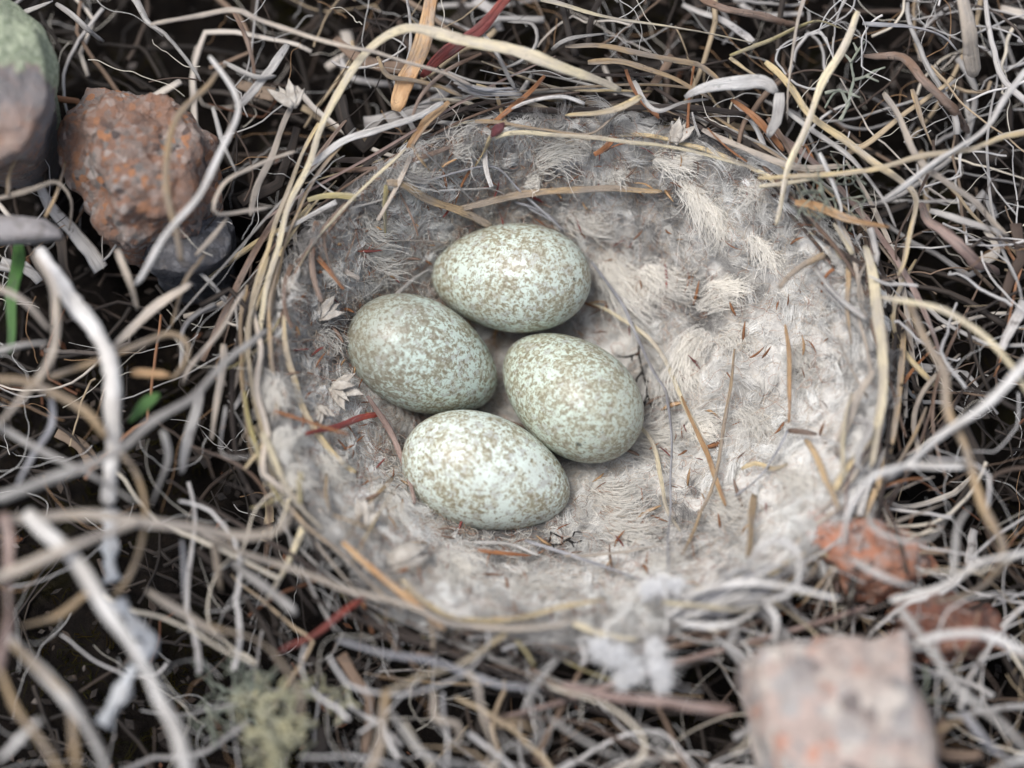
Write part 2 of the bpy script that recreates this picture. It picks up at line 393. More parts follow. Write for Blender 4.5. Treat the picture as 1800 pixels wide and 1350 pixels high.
# distance to the rim from the bottom along each direction
def rim_R(ux, uy):
    dx, dy = ux / RX, uy / RY; ox = (BOT.x - RIM_C.x) / RX; oy = (BOT.y - RIM_C.y) / RY
    a = dx * dx + dy * dy; b_ = ox * dx + oy * dy; c_ = ox * ox + oy * oy - 1
    return (-b_ + np.sqrt(b_ * b_ - a * c_)) / a
Rr = rim_R(dirx, diry)
CX = BOT.x + dirx * Rr * R_; CY = BOT.y + diry * Rr * R_
CZ = surf(CX, CY)
fel = np.array([mnoise.fractal(Vector((x * 0.32, y * 0.32, 7.7)), 1.0, 2.0, 4) for x, y in zip(CX.ravel(), CY.ravel())]).reshape(CX.shape)
CZ = CZ + fel * 0.75 - 0.3
i, j = np.meshgrid(np.arange(na), np.arange(nr - 1), indexing='ij'); i2 = (i + 1) % na
Fc = np.stack([i * nr + j, i * nr + j + 1, i2 * nr + j + 1, i2 * nr + j], -1).reshape(-1, 4)
lining = mesh_obj('felt_lining', np.stack([CX, CY, CZ], -1).reshape(-1, 3) - NEST_O, Fc, M['felt'], nest)

def nest_local(o):          # a mesh built in world millimetres becomes a child of the nest
    o.location = o.location - nest.location
    return o

# ------------------------------------------------------------------ the eggs
EGGS = [   # pixel centre, centre height, image angle of the blunt end, lift of the blunt end, half length, half width, look
    ((897, 488), -11.4, 3, 16, 11.3, 7.35, (0.545, 0.625, 0.555), (0.205, 0.172, 0.10), 0.014, 0.25, 0.30, 'upper speckled pale green egg, lying sideways under the bent tan stems'),
    ((745, 628), -12.0, 180 + 27, 21, 11.3, 7.45, (0.50, 0.59, 0.525), (0.175, 0.145, 0.082), 0.018, 0.30, 1.0, 'left speckled egg with the dark blotched blunt end, beside the red stem'),
    ((1003, 694), -12.1, 38, 27, 11.3, 7.55, (0.515, 0.595, 0.51), (0.20, 0.17, 0.098), 0.022, 0.20, 0.45, 'right speckled egg with small black specks, beside the black branching lichen'),
    ((855, 831), -12.2, 180 + 18, 4, 11.7, 7.6, (0.63, 0.71, 0.645), (0.225, 0.19, 0.11), -0.004, 0.40, 0.0, 'lowest speckled egg, palest of the four, with a whitish left end'),
]
def egg_mesh(a, b_, n=96, m=64):
    V, F = [], []
    for i in range(m + 1):
        th = math.pi * i / m; t = math.cos(th)               # +1 blunt end .. -1 pointed end
        r = b_ * math.sin(th) * (1 + 0.13 * t - 0.035 * (t * t - 0.4))
        z = a * t
        for j in range(n):
            q = 2 * math.pi * j / n; V.append((r * math.cos(q), r * math.sin(q), z))
    for i in range(m):
        for j in range(n): F.append((i * n + j, (i + 1) * n + j, (i + 1) * n + (j + 1) % n, i * n + (j + 1) % n))
    return np.array(V), F
egg_world = []
DOTS = {0: [(1008, 492, 0.3), (1000, 508, 0.25)], 1: [(702, 608, 0.3), (697, 640, 0.25)], 2: [(1018, 778, 0.55), (1028, 775, 0.35), (1046, 764, 0.35), (1025, 762, 0.25), (1040, 745, 0.25), (1008, 782, 0.3), (1060, 758, 0.25)], 3: [(950, 885, 0.3)]}
for k, ((px, py), zc, ang, lift, a, b_, base, brown, dens, patch, blot, label) in enumerate(EGGS):
    V, F = egg_mesh(a, b_)
    an, li = math.radians(ang), math.radians(lift)
    ax = CROT @ Vector((math.cos(an) * math.cos(li), -math.sin(an) * math.cos(li), math.sin(li)))
    c3 = PZ(px, py, zc); q = ax.to_track_quat('Z', 'Y'); dots = []
    for dx, dy, r_ in DOTS.get(k, ()):
        d = ray(dx, dy).normalized(); p0 = q.inverted() @ (CPOS - c3); d0 = q.inverted() @ d; w_ = Vector((1 / b_, 1 / b_, 1 / a))
        p1 = Vector((p0.x * w_.x, p0.y * w_.y, p0.z * w_.z)); d1 = Vector((d0.x * w_.x, d0.y * w_.y, d0.z * w_.z))
        A2, B2, C2 = d1.dot(d1), p1.dot(d1), p1.dot(p1) - 1; disc = B2 * B2 - A2 * C2
        if disc > 0: dots.append((tuple(p0 + d0 * ((-B2 - math.sqrt(disc)) / A2)), r_))
    o = mesh_obj('egg', V, F, egg_mat(k, 3.0 + 11 * k, base, brown, dens, patch, blot, dots), origin=np.zeros(3))
    o.rotation_mode = 'QUATERNION'; o.rotation_quaternion = q; o.location = c3 * S
    tag(o, label, 'egg', 'four eggs in the nest cup')
    egg_world.append((c3, q, a, b_))
def in_egg(x, y, z, grow=1.0):
    for c3, q, a, b_ in egg_world:
        v = q.inverted() @ (Vector((x, y, z)) - c3)
        if (v.x ** 2 + v.y ** 2) / (b_ * grow) ** 2 + (v.z / (a * grow)) ** 2 < 1: return True
    return False
#@@DOWN
# ------------------------------------------------------------------ hair curves (plant down)
def hair_obj(name, Pts, rad, tint, mat, parent=None, origin=np.zeros(3)):
    """Pts (n,k,3) mm, rad (k,) mm, tint (n,3)"""
    n, k, _ = Pts.shape
    hc = bpy.data.hair_curves.new(name); hc.add_curves([k] * n)
    hc.attributes['position'].data.foreach_set('vector', ((Pts - origin) * S).astype(np.float32).ravel())
    ra = hc.attributes.get('radius') or hc.attributes.new('radius', 'FLOAT', 'POINT')
    ra.data.foreach_set('value', (np.tile(rad, n) * S).astype(np.float32))
    ta = hc.attributes.new('tint', 'FLOAT_COLOR', 'CURVE')
    ta.data.foreach_set('color', np.concatenate([tint, np.ones((n, 1))], 1).astype(np.float32).ravel())
    hc.materials.append(mat)
    o = bpy.data.objects.new(name, hc); o.location = Vector(origin) * S
    return link(o, parent)
def unit(v): return v / (np.linalg.norm(v, axis=-1, keepdims=True) + 1e-9)
def tufts(roots, dirs, ns, length, spread, fan, curl, lift, K=7, wave=0.15):
    T = len(roots); n = T * ns
    ro = np.repeat(roots, ns, 0) + RNG.normal(size=(n, 3)) * spread
    d = unit(np.repeat(dirs, ns, 0) + RNG.normal(size=(n, 3)) * fan)
    side = unit(np.cross(np.repeat(dirs, ns, 0), np.array([0, 0, 1.0])))
    cu = np.repeat(RNG.normal(size=T) * curl, ns) * RNG.uniform(0.6, 1.4, n)
    Ln = np.repeat(length if np.ndim(length) else np.full(T, length), ns) * RNG.uniform(0.5, 1.2, n)
    t = np.linspace(0, 1, K)[None, :, None]
    ph = RNG.uniform(0, 6.28, (n, 1, 1)); wv = RNG.normal(size=(n, 1, 3)) * wave
    P = ro[:, None, :] + d[:, None, :] * (Ln[:, None, None] * t) + side[:, None, :] * ((cu * Ln)[:, None, None] * t ** 2) \
        + np.array([0, 0, 1.0]) * (lift * Ln[:, None, None] * np.sin(t * 2.6)) + wv * Ln[:, None, None] * np.sin(t * 5 + ph) * t
    return P
RADK = np.array([0.038, 0.044, 0.044, 0.040, 0.034, 0.026, 0.014])

# tufts felted all over the cup
def cup_points(T, smax):
    sv = np.sqrt(RNG.uniform(0.03, smax, T)); av = RNG.uniform(0, 6.283, T); rr = rim_R(np.cos(av), np.sin(av)) * sv
    return BOT.x + np.cos(av) * rr, BOT.y + np.sin(av) * rr, sv
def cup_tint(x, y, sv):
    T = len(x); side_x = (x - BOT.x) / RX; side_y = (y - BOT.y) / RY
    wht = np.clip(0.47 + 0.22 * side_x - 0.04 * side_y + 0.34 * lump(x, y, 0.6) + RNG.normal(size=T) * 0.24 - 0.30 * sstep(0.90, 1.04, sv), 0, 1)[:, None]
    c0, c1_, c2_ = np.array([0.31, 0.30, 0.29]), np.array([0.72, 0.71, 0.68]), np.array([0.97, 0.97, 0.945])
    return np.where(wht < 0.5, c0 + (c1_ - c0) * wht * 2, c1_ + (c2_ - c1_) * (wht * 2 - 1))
def cup_frame(x, y):
    gx = surf(x + 0.5, y) - surf(x - 0.5, y); gy = surf(x, y + 0.5) - surf(x, y - 0.5)
    return unit(np.stack([-gx, -gy, np.ones_like(gx)], -1))
# wisps: bunches drawn out to a point, each bunch with its own hook
T = 1500; ns = 22
x_, y_, sv = cup_points(T, 1.20); nrm = cup_frame(x_, y_)
da = RNG.uniform(0, 6.283, T); dirs = np.stack([np.cos(da), np.sin(da), np.zeros(T)], -1); dirs = unit(dirs - nrm * (dirs * nrm).sum(1, keepdims=True))
roots = np.stack([x_, y_, surf(x_, y_)], -1) + nrm * RNG.uniform(0.0, 0.5, (T, 1))
n = T * ns; K = 8; t = np.linspace(0, 1, K)[None, :, None]
D = np.repeat(dirs, ns, 0)[:, None, :]; NN = np.repeat(nrm, ns, 0)[:, None, :]; SS = np.cross(D, NN)
L = (np.repeat(RNG.uniform(1.6, 5.0, T) * np.where(RNG.uniform(size=T) < 0.15, 1.6, 1.0), ns) * RNG.uniform(0.55, 1.1, n))[:, None, None]
hook = (np.repeat(RNG.normal(size=T) * 1.5, ns) + RNG.normal(size=n) * 0.35)[:, None, None]
ang = hook * t ** 1.4
off = RNG.normal(size=(n, 1, 1)) * 0.42; offn = np.abs(RNG.normal(size=(n, 1, 1))) * 0.28
step_ = np.concatenate([np.zeros((n, 1, 3)), (D * np.cos(ang) + SS * np.sin(ang))[:, 1:] * L / (K - 1)], 1)
P_ = np.repeat(roots, ns, 0)[:, None, :] + np.cumsum(step_, 1) + SS * off * (1 - 0.55 * t) + NN * (offn + 0.45 * np.sin(t * 3.0) * np.repeat(RNG.uniform(0.2, 1.4, T), ns)[:, None, None])
P_ = P_ + RNG.normal(size=(n, 1, 3)) * 0.10 * np.sin(t * 7 + RNG.uniform(0, 6, (n, 1, 1)))
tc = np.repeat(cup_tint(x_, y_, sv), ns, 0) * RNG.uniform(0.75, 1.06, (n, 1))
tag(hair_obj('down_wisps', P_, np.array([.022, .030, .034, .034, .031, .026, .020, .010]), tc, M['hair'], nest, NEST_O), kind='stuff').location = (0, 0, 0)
# puffs: short fuzz spraying from a point in every direction
T = 2500; ns = 24
x_, y_, sv = cup_points(T, 1.14); nrm = cup_frame(x_, y_); n = T * ns; K = 6; t = np.linspace(0, 1, K)[None, :, None]
d = RNG.normal(size=(n, 3)); NR = np.repeat(nrm, ns, 0); d = unit(d - NR * (d * NR).sum(1, keepdims=True) * 0.65 + NR * 0.15)
L = (np.repeat(RNG.uniform(0.9, 2.6, T), ns) * RNG.uniform(0.5, 1.1, n))[:, None, None]
sw = unit(np.cross(d, NR))[:, None, :] * (np.repeat(RNG.normal(size=T) * 0.7, ns) + RNG.normal(size=n) * 0.3)[:, None, None]
P_ = (np.repeat(np.stack([x_, y_, surf(x_, y_) + 0.1], -1), ns, 0) + RNG.normal(size=(n, 3)) * 0.3)[:, None, :] + d[:, None, :] * L * t + sw * L * t ** 2
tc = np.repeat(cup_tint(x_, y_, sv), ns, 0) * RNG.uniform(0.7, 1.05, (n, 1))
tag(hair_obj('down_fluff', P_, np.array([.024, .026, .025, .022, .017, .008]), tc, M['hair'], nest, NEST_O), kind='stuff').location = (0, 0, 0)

# tight crimped fibres, greyish brown and rust, lying loose on the felt
n = 6500
sv = np.sqrt(RNG.uniform(0.0, 1.0, n)); av = RNG.uniform(0, 6.283, n); rr = rim_R(np.cos(av), np.sin(av)) * sv
fx, fy = BOT.x + np.cos(av) * rr, BOT.y + np.sin(av) * rr
t = np.linspace(0, 1, 9)
th = RNG.uniform(0, 6.283, n)[:, None] + np.cumsum(RNG.normal(size=(n, 9)) * 0.25 + RNG.normal(size=(n, 1)) * 0.40, 1)
stp = RNG.uniform(0.12, 0.5, n)[:, None]
px_ = fx[:, None] + np.cumsum(np.cos(th) * stp, 1); py_ = fy[:, None] + np.cumsum(np.sin(th) * stp, 1)
pz_ = surf(px_, py_) + 0.9 + RNG.uniform(0.1, 1.5, n)[:, None] + 0.3 * np.sin(t * 5 + 1)[None, :]
kind = RNG.uniform(size=n)[:, None]
fc = np.where(kind < 0.28, [[0.30, 0.14, 0.08]], np.where(kind < 0.36, [[0.08, 0.06, 0.05]], np.where(kind < 0.8, [[0.45, 0.36, 0.27]], [[0.8, 0.77, 0.7]])))
tag(hair_obj('loose_fibres', np.stack([px_, py_, pz_], -1), np.full(9, 0.024) * np.linspace(1, .6, 9), fc, M['rusthair'], nest, NEST_O), kind='stuff').location = (0, 0, 0)

# the bright locks one can pick out, each combed along its own path
LOCKS = [  # pixel path, half width px, strands, brightness
    ([(1150, 280), (1190, 290), (1240, 300)], 14, 260, 0.88), ([(1195, 322), (1222, 345), (1248, 390), (1270, 440)], 16, 420, 0.92),
    ([(1215, 325), (1240, 365), (1262, 400), (1290, 425)], 10, 220, 0.9), ([(1320, 415), (1345, 450), (1372, 490)], 13, 260, 0.85),
    ([(1225, 545), (1270, 520), (1320, 508)], 18, 320, 0.86), ([(1065, 445), (1090, 480), (1130, 520), (1180, 545)], 26, 520, 0.86),
    ([(1240, 585), (1215, 620), (1205, 670), (1225, 720)], 22, 460, 0.88), ([(1265, 590), (1290, 600), (1300, 640)], 18, 260, 0.84),
    ([(940, 285), (985, 262), (1035, 268)], 20, 420, 0.8), ([(1040, 262), (1000, 250), (940, 245)], 16, 260, 0.72),
    ([(790, 268), (820, 255), (850, 262)], 16, 240, 0.68), ([(700, 285), (735, 300), (770, 290)], 16, 240, 0.66),
    ([(925, 325), (945, 318), (962, 330)], 9, 180, 0.88), ([(1070, 330), (1085, 310), (1115, 315)], 8, 160, 0.82),
    ([(1000, 375), (1035, 395), (1090, 385)], 16, 300, 0.76), ([(1150, 470), (1190, 500), (1250, 500)], 18, 300, 0.8),
    ([(1100, 760), (1150, 770), (1215, 760)], 20, 320, 0.8), ([(1205, 765), (1240, 745), (1275, 760)], 16, 260, 0.86),
    ([(1040, 860), (1090, 880), (1150, 870)], 20, 320, 0.78), ([(1060, 920), (1120, 930), (1180, 915)], 20, 300, 0.76),
    ([(770, 985), (810, 1000), (840, 1030)], 18, 360, 0.84), ([(820, 975), (790, 1005), (775, 1040)], 14, 260, 0.8),
    ([(900, 1040), (950, 1030), (1010, 1045)], 16, 260, 0.72), ([(500, 480), (515, 500), (545, 505)], 14, 300, 0.8),
    ([(565, 490), (585, 480), (600, 500)], 8, 200, 0.9), ([(480, 660), (478, 700), (488, 740)], 12, 300, 0.86),
    ([(490, 755), (505, 790), (540, 805)], 16, 360, 0.88), ([(500, 830), (525, 850), (540, 880)], 12, 260, 0.82),
    ([(560, 590), (585, 610), (600, 640)], 16, 260, 0.7), ([(640, 380), (665, 400), (700, 390)], 18, 280, 0.68),
    ([(640, 440), (675, 455), (720, 440)], 16, 260, 0.74), ([(560, 800), (590, 840), (640, 850)], 20, 360, 0.78),
    ([(660, 860), (690, 900), (700, 930)], 16, 260, 0.74), ([(1300, 330), (1330, 345), (1340, 390)], 18, 280, 0.76),
    ([(1390, 610), (1410, 650), (1400, 700)], 18, 260, 0.66), ([(1300, 720), (1330, 750), (1340, 790)], 18, 300, 0.76),
    ([(1360, 830), (1400, 845), (1430, 880)], 16, 260, 0.8), ([(1240, 880), (1290, 900), (1330, 890)], 16, 220, 0.76),
    ([(1130, 985), (1180, 990), (1240, 960)], 14, 220, 0.74), ([(470, 650), (500, 690), (540, 740)], 10, 220, 0.78),
]
LOCKS += [([(1150, 278), (1190, 288), (1245, 304)], 7, 220, 1.0), ([(1195, 318), (1215, 345), (1228, 390)], 5, 180, 1.0), ([(1235, 350), (1258, 385), (1270, 425), (1268, 450)], 7, 260, 1.0), ([(1245, 500), (1290, 508), (1325, 515)], 8, 240, 1.0),
          ([(1210, 590), (1205, 640), (1218, 690)], 10, 280, 1.0), ([(1130, 470), (1165, 500), (1180, 540)], 14, 260, 0.98), ([(1070, 460), (1085, 500), (1120, 530)], 14, 260, 0.98), ([(1330, 420), (1355, 455), (1368, 495)], 6, 180, 0.97),
          ([(1215, 735), (1235, 760), (1270, 765)], 9, 220, 1.0), ([(570, 480), (585, 490), (590, 515)], 5, 160, 1.0), ([(978, 268), (1008, 262), (1035, 270)], 8, 220, 0.95)]
LP, LT = [], []
K = 9
for path, hw, cnt, br in LOCKS:
    cnt = int(cnt * 0.6)
    C = catmull([PS(x, y, 1.2) for x, y in path], 0.5); C = C[np.linspace(0, len(C) - 1, K).astype(int)]
    hwm = hw * 0.077
    Tn = unit(np.gradient(C, axis=0)); Sd = unit(np.cross(Tn, [0, 0, 1.0])); 
    off = RNG.normal(size=cnt) * hwm * 0.95
    st_ = RNG.uniform(-0.1, 0.6, cnt); en = st_ + RNG.uniform(0.2, 0.55, cnt)
    u = st_[:, None] + (en - st_)[:, None] * np.linspace(0, 1, K)[None, :]
    Ci = np.stack([np.interp(u, np.linspace(0, 1, K), C[:, q]) for q in range(3)], -1)
    Si = np.stack([np.interp(u, np.linspace(0, 1, K), Sd[:, q]) for q in range(3)], -1)
    fan = off[:, None] * (0.55 + 0.9 * u) + RNG.normal(size=(cnt, 1)) * 1.1 * np.linspace(0, 1, K)[None, :] ** 2
    Pq = Ci + Si * fan[:, :, None]; Pq[:, :, 2] += RNG.uniform(-0.5, 0.9, cnt)[:, None] + 0.5 * np.sin(u * 3)
    Pq += RNG.normal(size=(cnt, 1, 3)) * 0.12 * np.sin(np.linspace(0, 6, K))[None, :, None]
    LP.append(Pq); LT.append(np.array([0.98, 0.95, 0.88])[None, :] * br * RNG.uniform(0.82, 1.05, (cnt, 1)))
tag(hair_obj('down_locks', np.concatenate(LP), np.array([.02, .028, .033, .034, .033, .03, .026, .018, .01]), np.concatenate(LT), M['hair'], nest, NEST_O), kind='stuff').location = (0, 0, 0)
#@@CHIPS
# ------------------------------------------------------------------ rust-brown bud scales caught in the down
def chip_mesh(name, seed, mat):
    r = random.Random(seed); L = 1.0; wd = r.uniform(0.16, 0.34); cv = r.uniform(0.05, 0.2)
    V = []; F = []; n = 6
    for i in range(n + 1):
        t = i / n; hw = wd * math.sin(math.pi * (0.08 + 0.86 * t)) ** 0.8 * (1 - 0.35 * t) * 0.5
        z = cv * math.sin(t * 3.0); bx = 0.08 * math.sin(t * 2.2 + seed)
        V += [(t * L - 0.5, bx - hw, z), (t * L - 0.5, bx, z + hw * 0.7), (t * L - 0.5, bx + hw, z), (t * L - 0.5, bx, z + hw * 0.7 - 0.06)]
    for i in range(n):
        for j in range(4): F.append((i * 4 + j, i * 4 + (j + 1) % 4, (i + 1) * 4 + (j + 1) % 4, (i + 1) * 4 + j))
    me = bpy.data.meshes.new(name); me.from_pydata([(x * S, y * S, z * S) for x, y, z in V], [], F)
    a = me.attributes.new('strand', 'FLOAT_VECTOR', 'POINT'); a.data.foreach_set('vector', np.array([(v[0] * 3 + seed, v[1] * 3, (seed * .37) % 1) for v in V], dtype=np.float32).ravel())
    me.polygons.foreach_set('use_smooth', [True] * len(F)); me.materials.append(mat); return me
chips = [chip_mesh('bud_scale', q, M[['rust', 'rust', 'orange', 'rust', 'red', 'brown']][q]) if False else chip_mesh('bud_scale', q, M[('rust', 'rust', 'orange', 'rust', 'red', 'brown')[q]]) for q in range(6)]
cnt = 0; rc = random.Random(5)
while cnt < 300:
    s_ = math.sqrt(rc.uniform(0.02, 0.96)); a_ = rc.uniform(0, 6.283); r_ = float(rim_R(math.cos(a_), math.sin(a_))) * s_
    x, y = BOT.x + math.cos(a_) * r_, BOT.y + math.sin(a_) * r_; z = float(surf(x, y)) + rc.uniform(1.3, 2.5)
    if in_egg(x, y, z, 1.03): continue
    o = bpy.data.objects.new('bud_scale', chips[rc.randrange(6)]); link(o, nest)
    o.location = Vector((x, y, z)) * S - nest.location
    g = 0.6 * float(surf(x + 1, y) - surf(x - 1, y)), 0.6 * float(surf(x, y + 1) - surf(x, y - 1))
    o.rotation_euler = (rc.gauss(math.atan(g[1]) * 0.7, 0.35), rc.gauss(-math.atan(g[0]) * 0.7, 0.35), rc.uniform(0, 6.283))
    L = rc.choice((1.3, 1.6, 2.0, 2.4, 2.8, 3.6)) * rc.uniform(0.8, 1.1); o.scale = (L, L * rc.uniform(0.5, 0.9), L * 0.7)
    cnt += 1
#@@RIMSTEMS
# ------------------------------------------------------------------ stems and blades woven into the nest (its parts)
def N(matk, wpx, z, pts, mode='Z', shape='s', name='grass_stem'):
    return nest_local_parent(make_stem(name, matk, wpx, z, pts, mode, shape))
def nest_local_parent(o):
    o.parent = nest; o.location = o.location - nest.location; return o
# arch over the top and down the left side
N('pale', [14, 20, 26, 25, 20, 17, 15, 14, 12, 12, 11, 10], [4, 10, 12, 12, 9, 6, 4, 3, 2], [(1092, 160), (1035, 135), (965, 110), (900, 88), (850, 75), (770, 58), (710, 53), (665, 72), (625, 115), (590, 170), (555, 240), (530, 310), (505, 370), (485, 440), (465, 510), (450, 600)], shape='b', name='grass_blade')
N('tan', 10, [3, 2, 2, 1], [(606, 250), (547, 320), (520, 387), (500, 433), (487, 490), (480, 560)])
N('ptan', 12, [3, 4, 3], [(513, 187), (480, 260), (457, 313), (440, 380)], shape='b')
N('straw', [9, 12, 12, 8], [2, 3, 3, 2, 1], [(473, 450), (450, 517), (440, 583), (443, 667), (460, 750), (475, 820), (500, 870)])
N('tan', 8, [2, 2, 1], [(490, 450), (477, 517), (473, 583), (480, 650), (500, 703)])
N('tan', 8, [0, 1, 1, 0], [(433, 500), (423, 583), (430, 683), (437, 783), (467, 833)])
N('ptan', 12, [2, 3, 3, 2], [(447, 543), (457, 617), (453, 683), (467, 750), (480, 817), (533, 893)])
N('pale', 12, [3, 3, 1], [(460, 763), (483, 817), (520, 880), (570, 935)], shape='b')
N('straw', 9, [3, 2, 1, 1], [(560, 215), (520, 300), (490, 380), (470, 440), (455, 480), (440, 560), (436, 640)])
N('olive', 9, [2, 2, 1], [(430, 690), (440, 760), (462, 830), (500, 890), (545, 935)])
N('white', 13, [3, 4, 5], [(545, 290), (600, 250), (660, 230), (710, 210), (780, 180)], shape='b')
N('orange', [10, 17, 14], [4, 3, 1], [(787, 177), (743, 217), (712, 260)], shape='b', name='grass_blade')
N('pale', 6, [2, 1.2, 1, 1], [(712, 262), (650, 320), (600, 372), (555, 425), (525, 470)], 'S')
N('rust', [7, 11, 9], [4, 2, 1], [(953, 133), (927, 163), (887, 200), (855, 225)], shape='b', name='grass_blade')
N('grey', 9, [6, 7, 4], [(850, 60), (880, 110), (907, 160)])
N('straw', 14, [4, 5, 4, 2], [(1120, 163), (1083, 187), (1040, 200), (993, 203)], shape='b', name='grass_blade')
N('white', 8, [3, 4, 3], [(1027, 183), (983, 170), (933, 175), (900, 190)])
N('pale', 9, [2, 3, 3, 3, 3], [(870, 242), (890, 237), (933, 233), (1017, 240), (1100, 250), (1200, 267), (1333, 297)], shape='s')
N('tan', 8, [2, 2, 3, 4], [(830, 215), (883, 217), (950, 227), (1033, 237), (1077, 207), (1120, 172)])
N('straw', 8, [1.5, 1, 1], [(862, 238), (847, 267), (830, 293)], 'S')
N('rust', 6, [1.2, 1, 1], [(830, 293), (813, 325), (800, 360)], 'S')
N('olive', [8, 9, 8], [3, 2, 1.2], [(677, 325), (672, 367), (675, 417)], 'S', name='bent_straw')
N('ptan', 3, [1, 1, 1], [(675, 417), (690, 423), (733, 423), (793, 427)], 'S')
N('tan', [13, 16, 16, 13], [3, 2.5, 2, 1.5], [(679, 323), (710, 328), (760, 350), (813, 370), (867, 397)], 'S', 'b', name='grass_blade')
N('tan', [11, 14, 13, 9], [1.5, 2, 2, 1], [(803, 367), (883, 350), (967, 337), (1067, 333), (1163, 335)], 'S', 'b', name='grass_blade')
N('silver', 6, [1, 1.4, 1.4, 1.2], [(723, 328), (800, 303), (867, 293), (910, 333), (953, 370), (990, 407)], 'S')
N('white', 4, 1.2, [(760, 337), (833, 333), (867, 333), (900, 350)], 'S')
N('grey', 4, 1.0, [(613, 367), (667, 353), (720, 328)], 'S')
N('tan', 7, 1.0, [(722, 255), (740, 285), (757, 303)], 'S')
N('grey', 4, 1.2, [(745, 265), (790, 310), (830, 350), (858, 380)], 'S')
N('silver', 5, 1.2, [(905, 355), (935, 365), (965, 380), (985, 400)], 'S')
N('silver', 4, 1.2, [(930, 365), (965, 385), (1000, 410)], 'S')
for k in range(7):
    N('silver' if k % 2 else 'grey', 4 + k % 3, [5, 6 - k * .4, 4], [(775 + 6 * k, 122 + 6 * k), (833 + 4 * k, 143 + 5 * k), (905 + 3 * k, 148 + 4 * k)])
N('tan', 10, [3, 5, 3], [(663, 100), (683, 133), (733, 147), (813, 173)], shape='t')
N('brown', 7, [6, 5, 4], [(847, 93), (787, 123), (743, 167), (723, 210)])
N('grey', 8, [6, 7, 6, 4], [(893, 37), (933, 43), (940, 77), (917, 107), (877, 123)])
# right of the top
N('tan', 10, [4, 5, 4], [(993, 80), (1067, 80), (1200, 107), (1233, 117), (1265, 142), (1290, 170)])
N('pale', 9, [4, 4, 4], [(950, 0), (1033, 20), (1100, 37), (1200, 50), (1327, 77)])
N('grey', 8, [3, 5, 3], [(973, 87), (1000, 70), (1067, 60)])
N('tan', 10, [3, 4, 3], [(1033, 110), (1100, 110), (1167, 127), (1205, 145), (1250, 170)], shape='b')
N('grey', 9, [2, 4, 3], [(1113, 143), (1133, 177), (1160, 193), (1200, 180), (1245, 175)], shape='b')
N('ptan', 13, [2, 3, 3, 2], [(1233, 227), (1283, 250), (1350, 277), (1417, 290), (1483, 293)], shape='b', name='grass_blade')
N('rust', [7, 13, 10], [3, 3, 1], [(1285, 176), (1340, 217), (1377, 267)], shape='b', name='grass_blade')
N('straw', [10, 13, 12, 10], [5, 4, 3, 3, 2], [(1350, 113), (1400, 163), (1433, 207), (1483, 247), (1533, 283), (1583, 317), (1610, 353), (1593, 433), (1575, 480)])
N('grey', 10, [3, 3, 2], [(1387, 197), (1450, 243), (1500, 283), (1550, 347), (1575, 400)])
N('ptan', 9, [1, 2, 1], [(1440, 330), (1480, 400), (1505, 470), (1520, 540)])
N('tan', 10, [0, 2, 1], [(1490, 450), (1493, 550), (1497, 607)])
N('pale', [14, 20, 21, 19, 14], [2, 4, 4, 3, 2], [(1520, 430), (1527, 450), (1537, 517), (1547, 583), (1550, 650), (1553, 710), (1540, 767), (1530, 820)])
N('grey', 9, [1, 3, 3], [(1433, 470), (1467, 510), (1527, 560)])
N('ptan', [8, 18, 15], [4, 2, 0], [(1537, 650), (1500, 700), (1487, 740), (1470, 800)], shape='b', name='grass_blade')
N('grey', [8, 14, 12, 8], [3, 4, 4, 3], [(1500, 733), (1527, 750), (1513, 783), (1507, 810), (1527, 830)], shape='b')
N('straw', 9, 1.2, [(1300, 827), (1323, 818), (1353, 827), (1380, 817)], 'S', 'b')
N('tan', [17, 18, 14], [1, 2.2, 3], [(1325, 867), (1323, 920), (1313, 973)], 'S', 'b', name='grass_blade')
N('tan', 12, [1.2, 2, 2], [(1415, 775), (1447, 833), (1473, 897)], 'S')
N('brown', 12, 1.4, [(1385, 758), (1408, 760), (1432, 764)], 'S', 't')
# lower rim
N('tan', 9, [1, 1.5, 2], [(690, 840), (650, 885), (625, 920), (607, 950)], 'S')
N('orange', [9, 13, 13, 9], [2, 3, 3, 2], [(600, 953), (657, 1000), (717, 1060), (780, 1113)], shape='b', name='grass_blade')
N('straw', 10, [2, 2, 2], [(705, 1020), (750, 1060), (807, 1087), (877, 1097)])
N('straw', 9, [2, 3, 2], [(807, 1090), (883, 1090), (967, 1073), (1060, 1053)])
N('ptan', [9, 11, 12, 12, 11, 9], [8, 8, 6, 4, 4, 3], [(347, 943), (400, 963), (483, 990), (567, 1020), (600, 1033), (700, 1060), (800, 1093), (890, 1107), (967, 1100), (1010, 1090)])
N('tan', 8, [2, 2, 2], [(500, 880), (545, 930), (600, 975), (660, 1030), (710, 1075)])
N('straw', [9, 12, 12, 10], 1.3, [(500, 555), (503, 617), (523, 677), (547, 740), (573, 783), (610, 820), (627, 831)], 'S', 'b')
N('pale', [5, 9, 9, 9, 9, 7], 1.2, [(1037, 530), (1083, 550), (1133, 587), (1167, 630), (1193, 690), (1227, 760), (1247, 807), (1272, 885)], 'S', 'b')
N('orange', [4, 8, 9, 7], 1.5, [(1200, 697), (1227, 765), (1250, 815), (1275, 890)], 'S', 'b')
N('white', 4, 1.4, [(1047, 477), (1083, 513), (1120, 550), (1147, 590)], 'S')
N('pale', [6, 8, 8, 5], 1.2, [(1120, 740), (1147, 783), (1163, 843), (1173, 897), (1200, 940)], 'S', 'b')
N('grey', 7, 1.2, [(690, 523), (727, 493), (762, 472)], 'S')
N('tan', [5, 8, 8, 6], 1.8, [(1292, 613), (1280, 700), (1267, 783), (1250, 867), (1233, 900), (1198, 978)], 'S')
